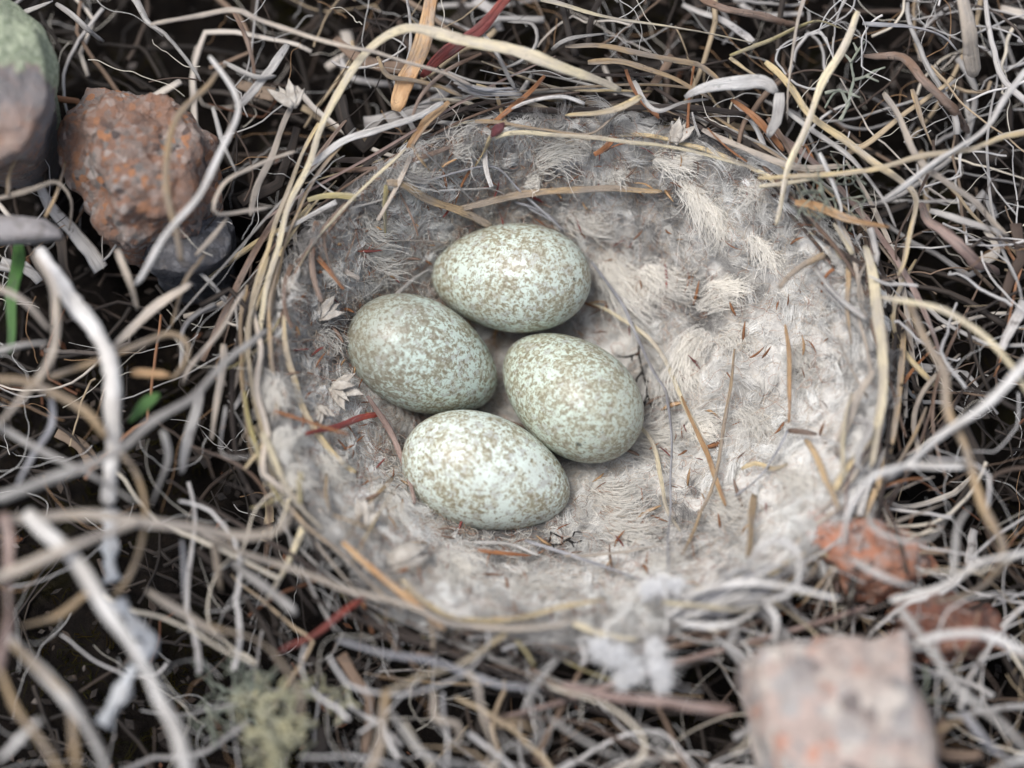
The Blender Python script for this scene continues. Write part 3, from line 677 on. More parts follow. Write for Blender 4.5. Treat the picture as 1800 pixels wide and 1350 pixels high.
N('white', 6, 1.2, [(833, 953), (900, 957), (950, 973)], 'S', 'b')
N('ptan', 6, 1.4, [(993, 977), (1100, 970), (1200, 950)], 'S')
N('rust', 8, 1.1, [(840, 967), (933, 980)], 'S', 'b')
N('grey', 5, 1.0, [(1005, 555), (1015, 575), (1022, 592)], 'S')
N('tan', 6, 1.0, [(575, 832), (572, 870), (580, 905)], 'S')

# more stems wound round the cup, laid between the ones above
rw = random.Random(21)
for k in range(80):
    a0 = rw.uniform(0, 6.283); span = rw.uniform(0.35, 1.1) * rw.choice((-1, 1)); rad = rw.uniform(1.02, 1.19)
    drift = rw.uniform(-0.14, 0.16); rw_out = rw.uniform(0.0, 0.16); z0 = rw.uniform(-3.5, 1.5) - (rad - 1.02) * 18
    C = []
    m_ = 14
    for i in range(m_):
        t = i / (m_ - 1); a_ = a0 + span * t; r_ = rad + drift * t + 0.015 * math.sin(5 * t + k) + rw_out * (2 * t - 1) ** 2
        x = RIM_C.x + RX * r_ * math.cos(a_); y = RIM_C.y + RY * r_ * math.sin(a_)
        C.append((x, y, z0 + 1.6 * math.sin(t * 3.1) + 0.6 * math.sin(9 * t + k)))
    C = catmull(C, 1.2); wd = rw.choice((0.4, 0.5, 0.6, 0.75, 0.9))
    W = np.full(len(C), wd) * np.interp(np.linspace(0, 1, len(C)), [0, .1, .8, 1], [.7, 1, .9, .4])
    C[:, 2] = np.maximum(C[:, 2], surf(C[:, 0], C[:, 1]) + 0.4)
    sh = rw.choice(('s', 's', 'b')); kw = dict(SHAPES[sh]); kw['sides'] = 6 if sh == 's' else 8
    o = stem_obj('grass_stem', C, W, M[rw.choice(('straw', 'tan', 'ptan', 'grey', 'brown', 'brown', 'dark', 'dark', 'dark', 'pinkb'))], None, **kw)
    nest_local_parent(o)
# short broken bits poking across the rim
for k in range(110):
    a0 = rw.uniform(0, 6.283); rad = rw.uniform(0.97, 1.16); x = RIM_C.x + RX * rad * math.cos(a0); y = RIM_C.y + RY * rad * math.sin(a0)
    a1 = a0 + math.pi / 2 + rw.gauss(0, 0.75); L = rw.uniform(4, 15); n_ = 6; bend = rw.gauss(0, 0.12); C = []
    z0 = max(float(surf(x, y)), -4.5) + rw.uniform(0.8, 3.0); dz = rw.gauss(0, 0.15)
    for i in range(n_):
        C.append((x, y, z0 + dz * i)); a1 += bend; x += math.cos(a1) * L / n_; y += math.sin(a1) * L / n_
    C = catmull(C, 0.8); W = np.full(len(C), rw.choice((0.3, 0.4, 0.5, 0.7, 1.0))) * np.linspace(1, 0.6, len(C))
    C[:, 2] = np.maximum(C[:, 2], surf(C[:, 0], C[:, 1]) + 0.8)
    kw = dict(SHAPES[rw.choice(('s', 'b', 'b'))]); kw['sides'] = 8
    nest_local_parent(stem_obj('grass_fragment', C, W, M[rw.choice(('straw', 'pale', 'tan', 'ptan', 'grey', 'white', 'rust', 'olive', 'brown'))], None, **kw))
#@@LOOSE
# ------------------------------------------------------------------ loose stems, blades and twigs: each a thing of its own
def O(name, cat, label, matk, wpx, z, pts, mode='Z', shape='s', group=None):
    return tag(make_stem(name, matk, wpx, z, pts, mode, shape), label, cat, group)
G = 'grass stem'; TW = 'twig'; BL = 'grass blade'
# in the cup
O('red_stem', 'stem', 'short red stem lying on the down beside the left egg', 'red', [8, 12, 12], [2, 1.6, 1], [(538, 764), (600, 745), (662, 728)], 'S')
O('brown_twig', TW, 'reddish brown twig between the left egg and the lowest egg', 'pinkb', [10, 12, 10, 8], [2.5, 2, 1.5, 1], [(647, 700), (677, 750), (703, 797), (718, 835), (728, 885)], 'S', 't')
O('dry_grass_stem', G, 'long kinked silvery stem running down the cup right of the eggs', 'silver', [6, 8, 8, 7], 2.6, [(1038, 462), (1083, 527), (1117, 590), (1150, 657), (1173, 697), (1180, 800), (1177, 900), (1175, 1003)], 'S')
O('dry_grass_stem', G, 'orange pointed stem standing on the right side of the down', 'orange', [5, 9, 10, 7], [4, 3, 2, 1.5], [(1380, 570), (1387, 637), (1390, 700), (1388, 752)], 'S')
O('dry_grass_stem', G, 'lilac grey stem curving below the orange pointed stem', 'silver', [6, 7, 9], 1.6, [(1384, 757), (1363, 797), (1333, 840), (1290, 873)], 'S')
O('dry_grass_stem', G, 'straight silver grey stem below the lowest egg beside the small black lichen', 'silver', 7, 1.8, [(923, 950), (1000, 973), (1083, 1003), (1130, 1022)], 'S')
o = O('seed', 'seed', 'dark brown seed at the upper end of the broken straw on the rim', 'plum', [4, 16, 18, 8], [2, 2.4, 2], [(862, 242), (868, 232), (878, 222), (886, 215)], 'S')
# top side
O('grass_blade', BL, 'broad tan upright blade at the top behind the arched pale blade', 'orange', [26, 32, 32, 36], [8, 5, 2], [(762, -10), (745, 60), (725, 120), (695, 195)], shape='b')
O('grass_blade', BL, 'dark red broad blade slanting down at the top behind the arched pale blade', 'red', [18, 22, 24, 20], [9, 7, 3], [(895, -8), (850, 40), (790, 90), (740, 135)], shape='b')
O('dry_grass_stem', G, 'long pale grey stem crossing the upper left above the orange rock', 'ptan', [9, 11, 11, 9], [10, 13, 12, 10, 7], [(267, 43), (403, 17), (467, 40), (600, 77), (667, 90), (760, 123), (830, 150)])
O('dry_grass_stem', G, 'long straight pale straw slanting across the upper right rim', 'pale', [14, 15, 13, 9], [9, 8, 6, 3], [(1507, 20), (1473, 93), (1433, 180), (1400, 263), (1380, 323), (1363, 397)])
O('dry_grass_stem', G, 'long straw lying nearly level from the right rim to the right edge', 'straw', [8, 10, 10, 9], [5, 6, 8, 9], [(1333, 312), (1467, 307), (1550, 293), (1633, 273), (1700, 257), (1810, 234)])
O('dry_grass_stem', G, 'short pale straw just below the long level straw on the right rim', 'pale', 9, [4, 5, 5], [(1333, 328), (1433, 313), (1517, 297)])
O('grass_blade', BL, 'whitish stiff blade with a kink at the upper right edge', 'white', [9, 14, 14, 14], [7, 9, 10, 11], [(1550, 353), (1617, 307), (1683, 260), (1740, 213), (1805, 115)])
O('dry_leaf', 'leaf', 'broad grey folded leaf lying on the upper right rim', 'white', [10, 24, 28, 28, 20], [4, 6, 7, 6], [(1205, 172), (1230, 160), (1270, 149), (1335, 147), (1365, 166)], shape='l')
O('dry_leaf', 'leaf', 'narrow grey leaf hanging down from the tip of the broad folded leaf', 'grey', [22, 22, 16], [6, 5, 3], [(1362, 160), (1357, 200), (1345, 240)], shape='l')
O('dry_grass_stem', G, 'thin grey upright stem at the top left of the long slanting straw', 'ptan', 8, [9, 7, 5], [(1415, -8), (1397, 67), (1387, 140), (1387, 212)])
O('dry_grass_stem', G, 'greenish bent stem at the top crossing behind the long slanting straw', 'olive', 8, [5, 7, 5], [(1283, 100), (1350, 73), (1400, 50), (1440, 37), (1480, 50)])
O('dry_grass_stem', G, 'yellowish short stem under the greenish bent stem at the top', 'straw', 9, [4, 4], [(1285, 101), (1343, 140)])
O('dry_grass_stem', G, 'grey arching stem left of the thick pale stalk at the upper right', 'silver', 9, [3, 5, 4], [(1517, 40), (1600, 50), (1653, 67), (1680, 93)])
O('dry_twig', TW, 'brown knobbly twig at the top edge right of the middle', 'brown', [14, 15, 9], [4, 4, -3], [(1235, -6), (1283, 17), (1343, 30), (1405, 44)], shape='t')
O('dry_twig', TW, 'brown forked-looking twig with a whitish lower end at the upper right', 'brown', [9, 17, 18, 12], [0, 5, 4, -5], [(1517, 97), (1583, 103), (1627, 143), (1673, 190), (1703, 233)], shape='t')
O('thick_stalk', 'stalk', 'thick pale tan stalk standing at the upper right corner', 'ptan', [26, 32, 34], [12, 8, 2], [(1692, -15), (1703, 67), (1714, 132)])
O('dry_grass_stem', G, 'tan grey stem curving down to the bundle at the right edge', 'ptan', [10, 13, 13, 12], [3, 6, 7, 6, 4], [(1553, 163), (1580, 203), (1600, 257), (1627, 290), (1673, 327), (1717, 360), (1767, 413)])
O('dry_grass_stem', G, 'short tan stem right of the curving stem at the upper right', 'tan', 10, [2, 3], [(1603, 160), (1623, 213), (1640, 260)])
O('dry_grass_stem', G, 'whitish wavy stem hanging from the long level straw', 'white', [9, 12, 11, 9], [6, 4, 2, 2], [(1440, 268), (1467, 320), (1480, 367), (1473, 400), (1500, 443)])
O('grass_blade', BL, 'rust orange flat blade right of the down at the upper right rim', 'orange', [12, 17, 14, 9], [4, 5, 5], [(1397, 358), (1440, 370), (1500, 387), (1563, 400)], shape='b')
O('dry_twig', TW, 'pinkish bark twig slanting down at the right edge', 'pinkb', [12, 20, 22, 12], [-5, 2, 2, -5], [(1617, 360), (1643, 400), (1700, 447), (1755, 482)], shape='t')
O('dry_grass_stem', G, 'thick grey stem bundle above the pinkish bark twig', 'grey', [10, 15, 16], [3, 5, 5], [(1633, 370), (1700, 387), (1760, 407)], shape='b')
# upper left, round the orange rock
O('dry_grass_stem', G, 'whitish kinked stem crossing in front of the orange rock', 'white', [9, 13, 13, 12], [15, 17, 17, 16, 12], [(367, 100), (420, 177), (397, 250), (360, 327), (307, 397), (270, 450), (237, 500)])
O('dry_grass_stem', G, 'orange tan stem bent over the face of the orange rock', 'tan', [8, 12, 13, 12], [11, 18, 19, 17, 12], [(400, 115), (377, 143), (327, 190), (300, 230), (287, 283), (293, 350), (310, 417), (320, 460)])
O('dry_grass_stem', G, 'grey tan jointed stem above the orange rock at the top left', 'grey', 13, [4, 6, 6, 4], [(230, -8), (257, 33), (300, 57), (323, 93), (353, 143)])
O('dry_grass_stem', G, 'short pale stem beside the lichen covered rock at the top left corner', 'grey', 12, [4, 5], [(30, 28), (84, 4)])
O('dry_grass_stem', G, 'thin grey stem in the dark hollow above the orange rock', 'grey', 10, [4, 4, 0], [(98, 4), (147, 40), (182, 68)])
O('dry_grass_stem', G, 'thin brown upright stem right of the long pale stem at upper left', 'brown', 9, [6, 8, 5], [(410, 17), (433, 67), (447, 117), (447, 170)])
O('dry_grass_stem', G, 'thick grey stem leaning to the left above the whitish kinked stem', 'grey', 16, [5, 7, 6], [(503, 72), (460, 133), (420, 187)], shape='b')
O('dry_grass_stem', G, 'tan hooked stem left of the rim beside the orange rock', 'ptan', 9, [6, 9, 9, 8, 6], [(520, 267), (450, 290), (400, 320), (377, 360), (383, 377), (433, 370), (477, 363)])
O('dry_grass_stem', G, 'short whitish stem near the pale lobed leaf at upper left', 'white', 10, [7, 8, 6], [(393, 110), (443, 133), (483, 133)])
O('dry_grass_stem', G, 'thin grey stem leaning behind the whitish kinked stem', 'grey', 8, [6, 6], [(370, 187), (393, 253), (415, 305)])
O('dry_grass_stem', G, 'pale curled stem below the lichen covered rock at the left edge', 'ptan', 11, [7, 9, 8, 4], [(-8, 349), (60, 333), (100, 323), (127, 353), (121, 405)])
O('dry_grass_stem', G, 'thin brown stem under the lichen covered rock', 'tan', 9, [8, 9], [(17, 345), (23, 300), (37, 272)])
O('dry_grass_stem', G, 'thin tan stem between the two rocks at the upper left', 'tan', 9, [6, 7, 4], [(78, 382), (103, 333), (114, 285)])
O('dry_grass_stem', G, 'tan stem leaning below the orange rock towards the rim', 'ptan', 11, [5, 6, 7], [(345, 448), (375, 415), (402, 382)])
# left side
O('weathered_stick', 'stick', 'thick bleached white stick curving down the left side', 'white', [26, 32, 33, 30, 28], [12, 15, 15, 13, 9], [(72, 440), (117, 517), (160, 590), (190, 637), (200, 683), (197, 750), (197, 810), (190, 890)], shape='t')
O('dry_grass_stem', G, 'long grey stem rising from the left edge to the nest rim', 'grey', [12, 15, 18, 24, 30], [7, 14, 19, 22, 24], [(474, 578), (400, 647), (333, 700), (267, 747), (213, 783), (133, 827), (67, 850), (-10, 876)])
O('dry_grass_stem', G, 'tan curved stem hooking leftwards below the grey chip at the left edge', 'ptan', [13, 17, 17, 15], [20, 22, 21, 18], [(58, 445), (93, 517), (100, 583), (73, 660), (33, 707), (-10, 748)])
O('dry_grass_stem', G, 'short tan stem coming in from the left edge above the green blade', 'ptan', 13, [19, 19, 16], [(-10, 503), (50, 537), (90, 582)])
O('dry_grass_stem', G, 'orange tan arched stem at the left edge meeting the white stick', 'tan', [13, 15, 15, 13], [22, 22, 20, 17], [(-10, 671), (50, 673), (100, 693), (150, 727), (190, 770)])
O('dry_grass_stem', G, 'short grey stem at the left edge behind the curved tan stem', 'grey', 14, [12, 13], [(-10, 622), (84, 606)])
O('dry_grass_stem', G, 'tan stem looping back on itself right of the white stick', 'tan', [10, 13, 13, 12], [12, 14, 13, 12, 10], [(85, 665), (167, 637), (233, 613), (300, 587), (333, 607), (320, 643), (300, 667)])
O('grass_blade', BL, 'short orange blade inside the loop of the tan stem', 'orange', [16, 20, 16], [9, 9], [(233, 657), (268, 660), (303, 661)], shape='b')
O('grass_blade', BL, 'tan and grey blade standing right of the white stick top', 'ptan', [14, 15, 12], [9, 9, 5], [(207, 440), (230, 497), (240, 545)], shape='b')
O('grass_blade', BL, 'pinkish pale blade slanting below the orange rock', 'ptan', [12, 20, 19, 14], [7, 8, 6], [(335, 498), (283, 530), (233, 577), (198, 610)], shape='b')
O('dry_grass_stem', G, 'thin tan stem right of the pinkish pale blade', 'tan', 9, [6, 6, 4], [(352, 446), (317, 493), (300, 575)])
O('dry_grass_stem', G, 'tan grey stem slanting from the left rim to the dark gap', 'ptan', [8, 10, 10], [3, 7, 8, 6], [(430, 510), (400, 567), (360, 613), (333, 650), (322, 676)])
O('dry_grass_stem', G, 'grey stem slanting from the left edge below the long grey stem', 'grey', 13, [16, 15, 13, 10], [(-10, 745), (67, 790), (147, 827), (235, 882)])
O('dry_grass_stem', G, 'grey crooked stem hanging in the dark hollow at the left edge', 'silver', 12, [11, 11, 10], [(90, 700), (90, 750), (67, 793), (30, 852)])
O('dry_grass_stem', G, 'grey stem curving down right of the white stick under the long grey stem', 'grey', 14, [9, 9, 8], [(277, 755), (293, 810), (265, 890)])
O('dry_grass_stem', G, 'tan stem curving down from where the white stick meets the long grey stem', 'tan', 14, [13, 14, 13, 11], [(213, 795), (240, 835), (255, 900), (253, 950), (233, 1000), (198, 1050)])
O('dry_grass_stem', G, 'broad grey stem leaning in the dark gap left of the rim', 'grey', [14, 20, 16], [5, 6, 5], [(354, 680), (335, 750), (315, 825)], shape='b')
O('dry_grass_stem', G, 'tan upright stem in the dark gap left of the rim', 'ptan', 13, [2, 4, 3], [(393, 605), (387, 683), (373, 770)], shape='b')
O('dry_grass_stem', G, 'thin pale squared-off loop just left of the rim', 'white', 6, [3, 5, 5], [(397, 715), (391, 765), (395, 802), (440, 805)])
O('green_grass_blade', BL, 'dark green living blade at the left edge below the grey chip', 'green', [14, 24, 22, 12], [0, 6, 5], [(35, 400), (28, 470), (22, 540), (16, 620)], shape='b')
O('green_grass_blade', BL, 'small green blade under the looping tan stem', 'green', [8, 22, 14], [6, 8], [(225, 745), (248, 718), (278, 695)], shape='b')
# lower left
O('weathered_stick', 'stick', 'thick pale stick running down to the bottom edge at the lower left', 'white', [30, 38, 40, 40, 42], [19, 23, 24, 22, 20], [(50, 898), (110, 957), (150, 1017), (200, 1083), (240, 1153), (280, 1217), (310, 1283), (335, 1365)])
O('dry_grass_stem', G, 'pale stem lying level at the lower left and hooking up at the rim', 'ptan', [18, 22, 22, 18, 12], [19, 20, 19, 15, 9], [(10, 912), (133, 907), (267, 917), (333, 930), (417, 937), (483, 927), (511, 898)])
O('dry_grass_stem', G, 'tan thick stem crossing over the top of the lower left pale stick', 'ptan', [18, 23, 22, 16], [27, 28, 26, 22], [(-10, 1012), (27, 1000), (100, 973), (167, 943), (250, 918)])
O('dry_grass_stem', G, 'grey pale short stem right of the lower left pale stick', 'ptan', [12, 17, 16], [9, 11, 10], [(260, 1037), (317, 1077), (400, 1125)])
O('dry_grass_stem', G, 'tan stem arching down beside the yellow lichen at the bottom', 'tan', [11, 14, 14], [8, 10, 10, 8], [(360, 1097), (450, 1130), (500, 1173), (527, 1227), (523, 1258)])
O('plum_stem', 'stem', 'dark plum red stem slanting below the lower left rim', 'red', [9, 14, 14, 8], [2, 5, 5], [(640, 1050), (600, 1075), (550, 1117), (490, 1146)])
O('dry_grass_stem', G, 'thick grey tan stem at the lower left corner running to the bottom edge', 'grey', [20, 26, 28, 28], [15, 17, 17, 15], [(12, 1118), (83, 1190), (123, 1233), (160, 1293), (195, 1365)])
O('dry_grass_stem', G, 'tan stem beside the thick grey tan stem in the lower left corner', 'tan', 14, [16, 17, 15], [(20, 1130), (75, 1185), (118, 1235), (132, 1300), (135, 1365)])
O('dry_grass_stem', G, 'thin tan stem in the bottom left corner', 'tan', 14, [18, 18, 16], [(-10, 1165), (33, 1250), (67, 1300), (112, 1365)])
O('dry_grass_stem', G, 'short white stem leaving the bottom left corner of the picture', 'white', 18, [16, 17], [(70, 1268), (30, 1300), (-10, 1340)])
O('dry_grass_stem', G, 'tan upright short stem below the level pale stem', 'tan', 13, [3, 5, 3], [(382, 960), (386, 1000), (391, 1040)])
O('dry_grass_stem', G, 'black streaked grey stem left of the plum red stem', 'grey', [12, 18, 16], [4, 6, 5], [(408, 988), (460, 1027), (515, 1084)], shape='t')
O('dry_grass_stem', G, 'thin grey upright stem in the lower left dark hollow', 'silver', 8, [5, 6, 4], [(318, 950), (322, 1000), (323, 1060)])
O('dry_grass_stem', G, 'tan stem passing under the lower left pale stick', 'tan', 16, [13, 13, 11], [(160, 1040), (100, 1080), (38, 1102)])
O('dry_grass_stem', G, 'pinkish thick stem upright at the left edge, lower half', 'pinkb', [24, 28, 26], [22, 24, 22], [(8, 900), (17, 1033), (5, 1190)])
# bottom
O('dry_grass_stem', G, 'straw slanting from the lower rim down to the left', 'straw', [9, 12, 13, 12], [4, 6, 8, 9], [(892, 1116), (800, 1163), (740, 1187), (667, 1220)])
O('dry_grass_stem', G, 'tan upright stem at the bottom below the slanting straw', 'tan', [13, 18, 20], [9, 12, 13], [(680, 1212), (670, 1283), (645, 1365)])
O('dry_grass_stem', G, 'long thin grey stem lying below the lower rim', 'silver', [8, 11, 11, 9], [6, 8, 8, 7], [(590, 1124), (700, 1153), (783, 1167), (877, 1197), (950, 1210)])
O('dry_grass_stem', G, 'tan grey stem hanging in a bend right of the slanting straw', 'ptan', 10, [7, 9, 9, 9], [(787, 1167), (833, 1190), (843, 1233), (853, 1267), (867, 1317), (845, 1365)])
O('dry_grass_stem', G, 'grey stem bent into an open loop at the bottom middle', 'grey', [9, 12, 12, 10], [6, 9, 10, 9], [(980, 1158), (943, 1200), (933, 1233), (953, 1277), (933, 1310), (900, 1313), (880, 1288)])
O('grass_blade', BL, 'white zigzag folded blade at the bottom below the slanting straw', 'ptan', [9, 13, 12, 8], [3, 7, 7, 3], [(760, 1208), (763, 1262), (805, 1272), (808, 1297), (778, 1315)], shape='b')
O('dry_grass_stem', G, 'thick whitish stem in the bottom middle beside the tan upright stem', 'grey', [10, 17, 12], [5, 9, 5], [(688, 1253), (740, 1317), (822, 1348)])
O('dry_grass_stem', G, 'small tan arc inside the grey open loop at the bottom', 'tan', 10, [8, 8, 8], [(872, 1278), (910, 1273), (945, 1286)])
O('dry_grass_stem', G, 'thick grey pink stem left of the pink rock at the bottom', 'pinkb', [14, 19, 20, 18], [5, 8, 8], [(990, 1203), (1083, 1223), (1200, 1240), (1290, 1246)])
O('dry_grass_stem', G, 'grey stem bent into a hook at the bottom right of the middle', 'grey', [10, 13, 13, 10], [6, 8, 8, 7], [(965, 1262), (1033, 1307), (1100, 1337), (1150, 1343), (1163, 1317), (1130, 1280)])
# right side and lower right
O('dry_grass_stem', G, 'pale arched stem at the right edge beyond the rim', 'pale', [10, 14, 15, 14], [6, 12, 14, 12], [(1548, 522), (1600, 530), (1667, 547), (1733, 583), (1773, 637), (1808, 695)])
O('grass_blade', BL, 'long tan blade bending down the right side', 'tan', [14, 18, 17, 17, 15], [6, 10, 11, 11, 8], [(1597, 535), (1630, 600), (1657, 657), (1667, 717), (1693, 773), (1717, 843), (1735, 905), (1755, 967), (1748, 1015)], shape='b')
O('weathered_stick', 'stick', 'thick whitish stick slanting in from the right edge', 'white', [24, 24, 21, 15], [16, 15, 12, 8], [(1812, 628), (1733, 703), (1667, 760), (1610, 803), (1560, 842)])
O('dry_grass_stem', G, 'white curved stem dropping from the right side to the orange pink rock', 'white', [14, 19, 20, 17], [9, 12, 12, 10], [(1695, 820), (1617, 817), (1567, 827), (1527, 847), (1500, 893), (1487, 940), (1477, 970)])
O('dry_grass_stem', G, 'white stem coiled into a ring at the lower right rim', 'white', [10, 14, 14, 12], [6, 9, 9, 7], [(1313, 993), (1340, 960), (1373, 953), (1407, 973), (1410, 1010), (1387, 1043), (1343, 1060)])
O('dry_grass_stem', G, 'white stem curving along the bottom of the pale tangle at the lower right rim', 'white', 14, [4, 6, 6], [(1195, 1095), (1250, 1103), (1300, 1093), (1335, 1068)])
O('dry_grass_stem', G, 'white stem with a tan tip through the middle of the pale tangle', 'white', [10, 14, 14, 14], [5, 7, 9, 8], [(1195, 1052), (1267, 1027), (1333, 1023), (1400, 1037), (1478, 1051)])
O('dry_grass_stem', G, 'white short stem hanging from the pale tangle towards the pink rock', 'white', 13, [7, 8, 6], [(1343, 1058), (1363, 1090), (1356, 1130)])
O('dry_grass_stem', G, 'whitish stem slanting over the orange pink rock', 'white', 13, [8, 10, 9], [(1497, 981), (1560, 1013), (1625, 1038)])
O('dry_grass_stem', G, 'thick whitish stem from the right edge above the pink rock', 'white', [13, 17, 18, 17], [8, 11, 12], [(1563, 1058), (1667, 1030), (1717, 1000), (1810, 970)])
O('dry_grass_stem', G, 'grey stem standing bent at the right beside the long tan blade', 'grey', 13, [9, 10, 9], [(1675, 1035), (1677, 967), (1680, 927), (1700, 893)])
O('dry_grass_stem', G, 'grey stem bent in a shallow bowl at the right', 'grey', 12, [8, 10, 8], [(1533, 900), (1533, 927), (1583, 950), (1633, 947), (1662, 910)])
O('dry_grass_stem', G, 'long straight grey stem right of the pink rock', 'grey', [15, 18, 19, 18], [9, 12, 13, 12], [(1580, 1066), (1630, 1133), (1677, 1200), (1733, 1253), (1810, 1318)])
O('dry_grass_stem', G, 'whitish tan stem arching over the straight grey stem at the right', 'white', [12, 17, 17], [10, 14, 13], [(1600, 1130), (1650, 1113), (1717, 1113), (1767, 1130), (1810, 1150)])
O('dry_grass_stem', G, 'short grey stem in the lower right corner', 'silver', 14, [6, 7, 6], [(1690, 1255), (1733, 1300), (1785, 1342)])
O('dry_grass_stem', G, 'short tan stem right of the pink rock', 'tan', 10, [5, 6], [(1643, 1290), (1720, 1262)])
O('dry_grass_stem', G, 'white stem cutting the lower right corner', 'white', 22, [10, 11], [(1812, 1325), (1735, 1365)])
O('dry_grass_stem', G, 'tan stem bent under the long tan blade at the right', 'tan', 11, [5, 6, 6], [(1752, 1005), (1735, 1030), (1695, 1047), (1640, 1056)])
rp = random.Random(77)
for k in range(22):
    x0, y0 = rp.uniform(1165, 1215), rp.uniform(1035, 1100); x1, y1 = rp.uniform(1330, 1420), rp.uniform(965, 1075); b_ = rp.uniform(-32, 30)
    O('dry_grass_stem', G, 'thin white grass strand in the pale tangle at the lower right rim', rp.choice(('white', 'white', 'pale', 'silver')), rp.uniform(4, 9), [1 + rp.uniform(0, 2), 4 + rp.uniform(0, 3), 4 + rp.uniform(0, 3)],
      [(x0, y0), (x0 * .65 + x1 * .35, y0 * .65 + y1 * .35 + b_ * .7), (x0 * .3 + x1 * .7, y0 * .3 + y1 * .7 + b_), (x1, y1)], group='white strands of the pale tangle')
#@@ROCKS
# ------------------------------------------------------------------ stones
def resample(P, n):
    P = np.array([list(p) for p in P] + [list(P[0])], float); L = np.concatenate([[0], np.cumsum(np.linalg.norm(np.diff(P, axis=0), axis=1))])
    u = np.linspace(0, L[-1], n, endpoint=False); return np.stack([np.interp(u, L, P[:, q]) for q in range(3)], -1)
def rock(name, label, top, zt, base, zb, mat, dome=2.0, amp=0.8, freq=0.22, deep=-22.0, seed=0.0, tiltz=(0, 0), facets=9, foot=0.62):
    n = 140
    Tp = resample([PZ(x, y, zt) for x, y in top], n); Bp = resample([PZ(x, y, zb) for x, y in base], n)
    # line the two outlines up by direction from the centre
    c = Tp.mean(0)
    k0 = np.argmin(np.linalg.norm(Bp[:, :2] - Tp[0, :2], axis=1)); Bp = np.roll(Bp, -k0, 0)
    if np.cross(Tp[1] - Tp[0], c - Tp[0])[2] * np.cross(Bp[1] - Bp[0], Bp.mean(0) - Bp[0])[2] < 0: Bp = np.roll(Bp[::-1], 1, 0)
    rings = []
    for q in np.linspace(0.02, 1, 34):
        r = c + (Tp - c) * q; r[:, 2] = zt + dome * (1 - q ** 2.2) - 0.6 * q ** 12; rings.append(r)
    for q in np.linspace(0.06, 1, 16): rings.append(Tp + (Bp - Tp) * q - np.array([0, 0, 0.6]) * (1 - q) + np.array([0, 0, 0.8]) * math.sin(q * math.pi) * 0)
    lo = c + (Bp - c) * foot; lo[:, 2] = deep
    for q in np.linspace(0.1, 1, 8): rings.append(Bp + (lo - Bp) * q)
    V = np.concatenate(rings); m = len(rings)
    V[:, 2] += (V[:, 0] - c[0]) * tiltz[0] + (V[:, 1] - c[1]) * tiltz[1]
    rf = random.Random(int(seed * 7) + 1); cc = c - np.array([0, 0, 5.0])
    for _ in range(facets):                      # split faces
        a_ = rf.uniform(0, 6.283); e_ = rf.uniform(0.15, 1.35); nn = np.array([math.cos(a_) * math.cos(e_), math.sin(a_) * math.cos(e_), math.sin(e_)])
        dd = (V - cc) @ nn; lim = dd.max() * rf.uniform(0.80, 0.95); V = V - np.clip(dd - lim, 0, None)[:, None] * nn[None, :] * 0.92
    d = V - (c - np.array([0, 0, 8.0])); d /= np.linalg.norm(d, axis=1)[:, None]
    dn = np.array([mnoise.fractal(Vector(v) * freq + Vector((seed, 0, 0)), 1.0, 2.0, 5) + 0.5 * mnoise.noise(Vector(v) * freq * 0.45 + Vector((0, seed, 0))) for v in V])
    V = V + d * (dn * amp)[:, None]
    F = []
    for i in range(m - 1):
        for j in range(n): F.append((i * n + j, i * n + (j + 1) % n, (i + 1) * n + (j + 1) % n, (i + 1) * n + j))
    F.append(tuple(range(n))[::-1])
    return tag(mesh_obj(name, V, F, mat), label, 'rock')
GR = [(0.0, (0.28, 0.17, 0.125)), (0.25, (0.30, 0.24, 0.21)), (0.52, (0.22, 0.20, 0.185)), (0.74, (0.40, 0.20, 0.11)), (0.82, (0.40, 0.35, 0.32)), (0.92, (0.11, 0.09, 0.085))]
GP = [(0.0, (0.54, 0.43, 0.38)), (0.3, (0.46, 0.43, 0.41)), (0.58, (0.58, 0.33, 0.25)), (0.68, (0.62, 0.56, 0.50)), (0.84, (0.34, 0.32, 0.31)), (0.95, (0.18, 0.16, 0.155))]
GG = [(0.0, (0.36, 0.30, 0.28)), (0.35, (0.45, 0.30, 0.24)), (0.6, (0.30, 0.29, 0.29)), (0.85, (0.45, 0.40, 0.36))]
rock('rock', 'rough orange brown granite rock at the upper left', [(150, 207), (170, 178), (222, 160), (285, 170), (310, 205), (350, 250), (362, 290), (335, 335), (318, 372), (285, 392), (240, 398), (208, 425), (188, 350), (174, 300)], 7,
     [(100, 220), (112, 185), (150, 160), (205, 148), (262, 158), (303, 172), (325, 203), (368, 250), (388, 300), (378, 360), (340, 410), (280, 432), (225, 445), (185, 420), (158, 392), (140, 330), (112, 265)], 1,
     rock_mat('orange_granite', GR, (0.27, 0.15, 0.10), gscale=1.1), dome=2.5, amp=1.9, freq=0.20, seed=2.0)
rock('rock', 'dark grey stone wedge under the lower edge of the orange rock', [(240, 410), (300, 385), (370, 375), (400, 400), (395, 450), (340, 480), (270, 470)], 1,
     [(225, 405), (300, 375), (380, 365), (415, 400), (405, 465), (340, 495), (255, 480)], -4, rock_mat('dark_grey_stone', [(0.0, (0.12, 0.12, 0.13)), (0.5, (0.18, 0.18, 0.19)), (0.8, (0.09, 0.09, 0.095))], (0.10, 0.10, 0.11)), dome=1.0, amp=0.8, seed=8.0)
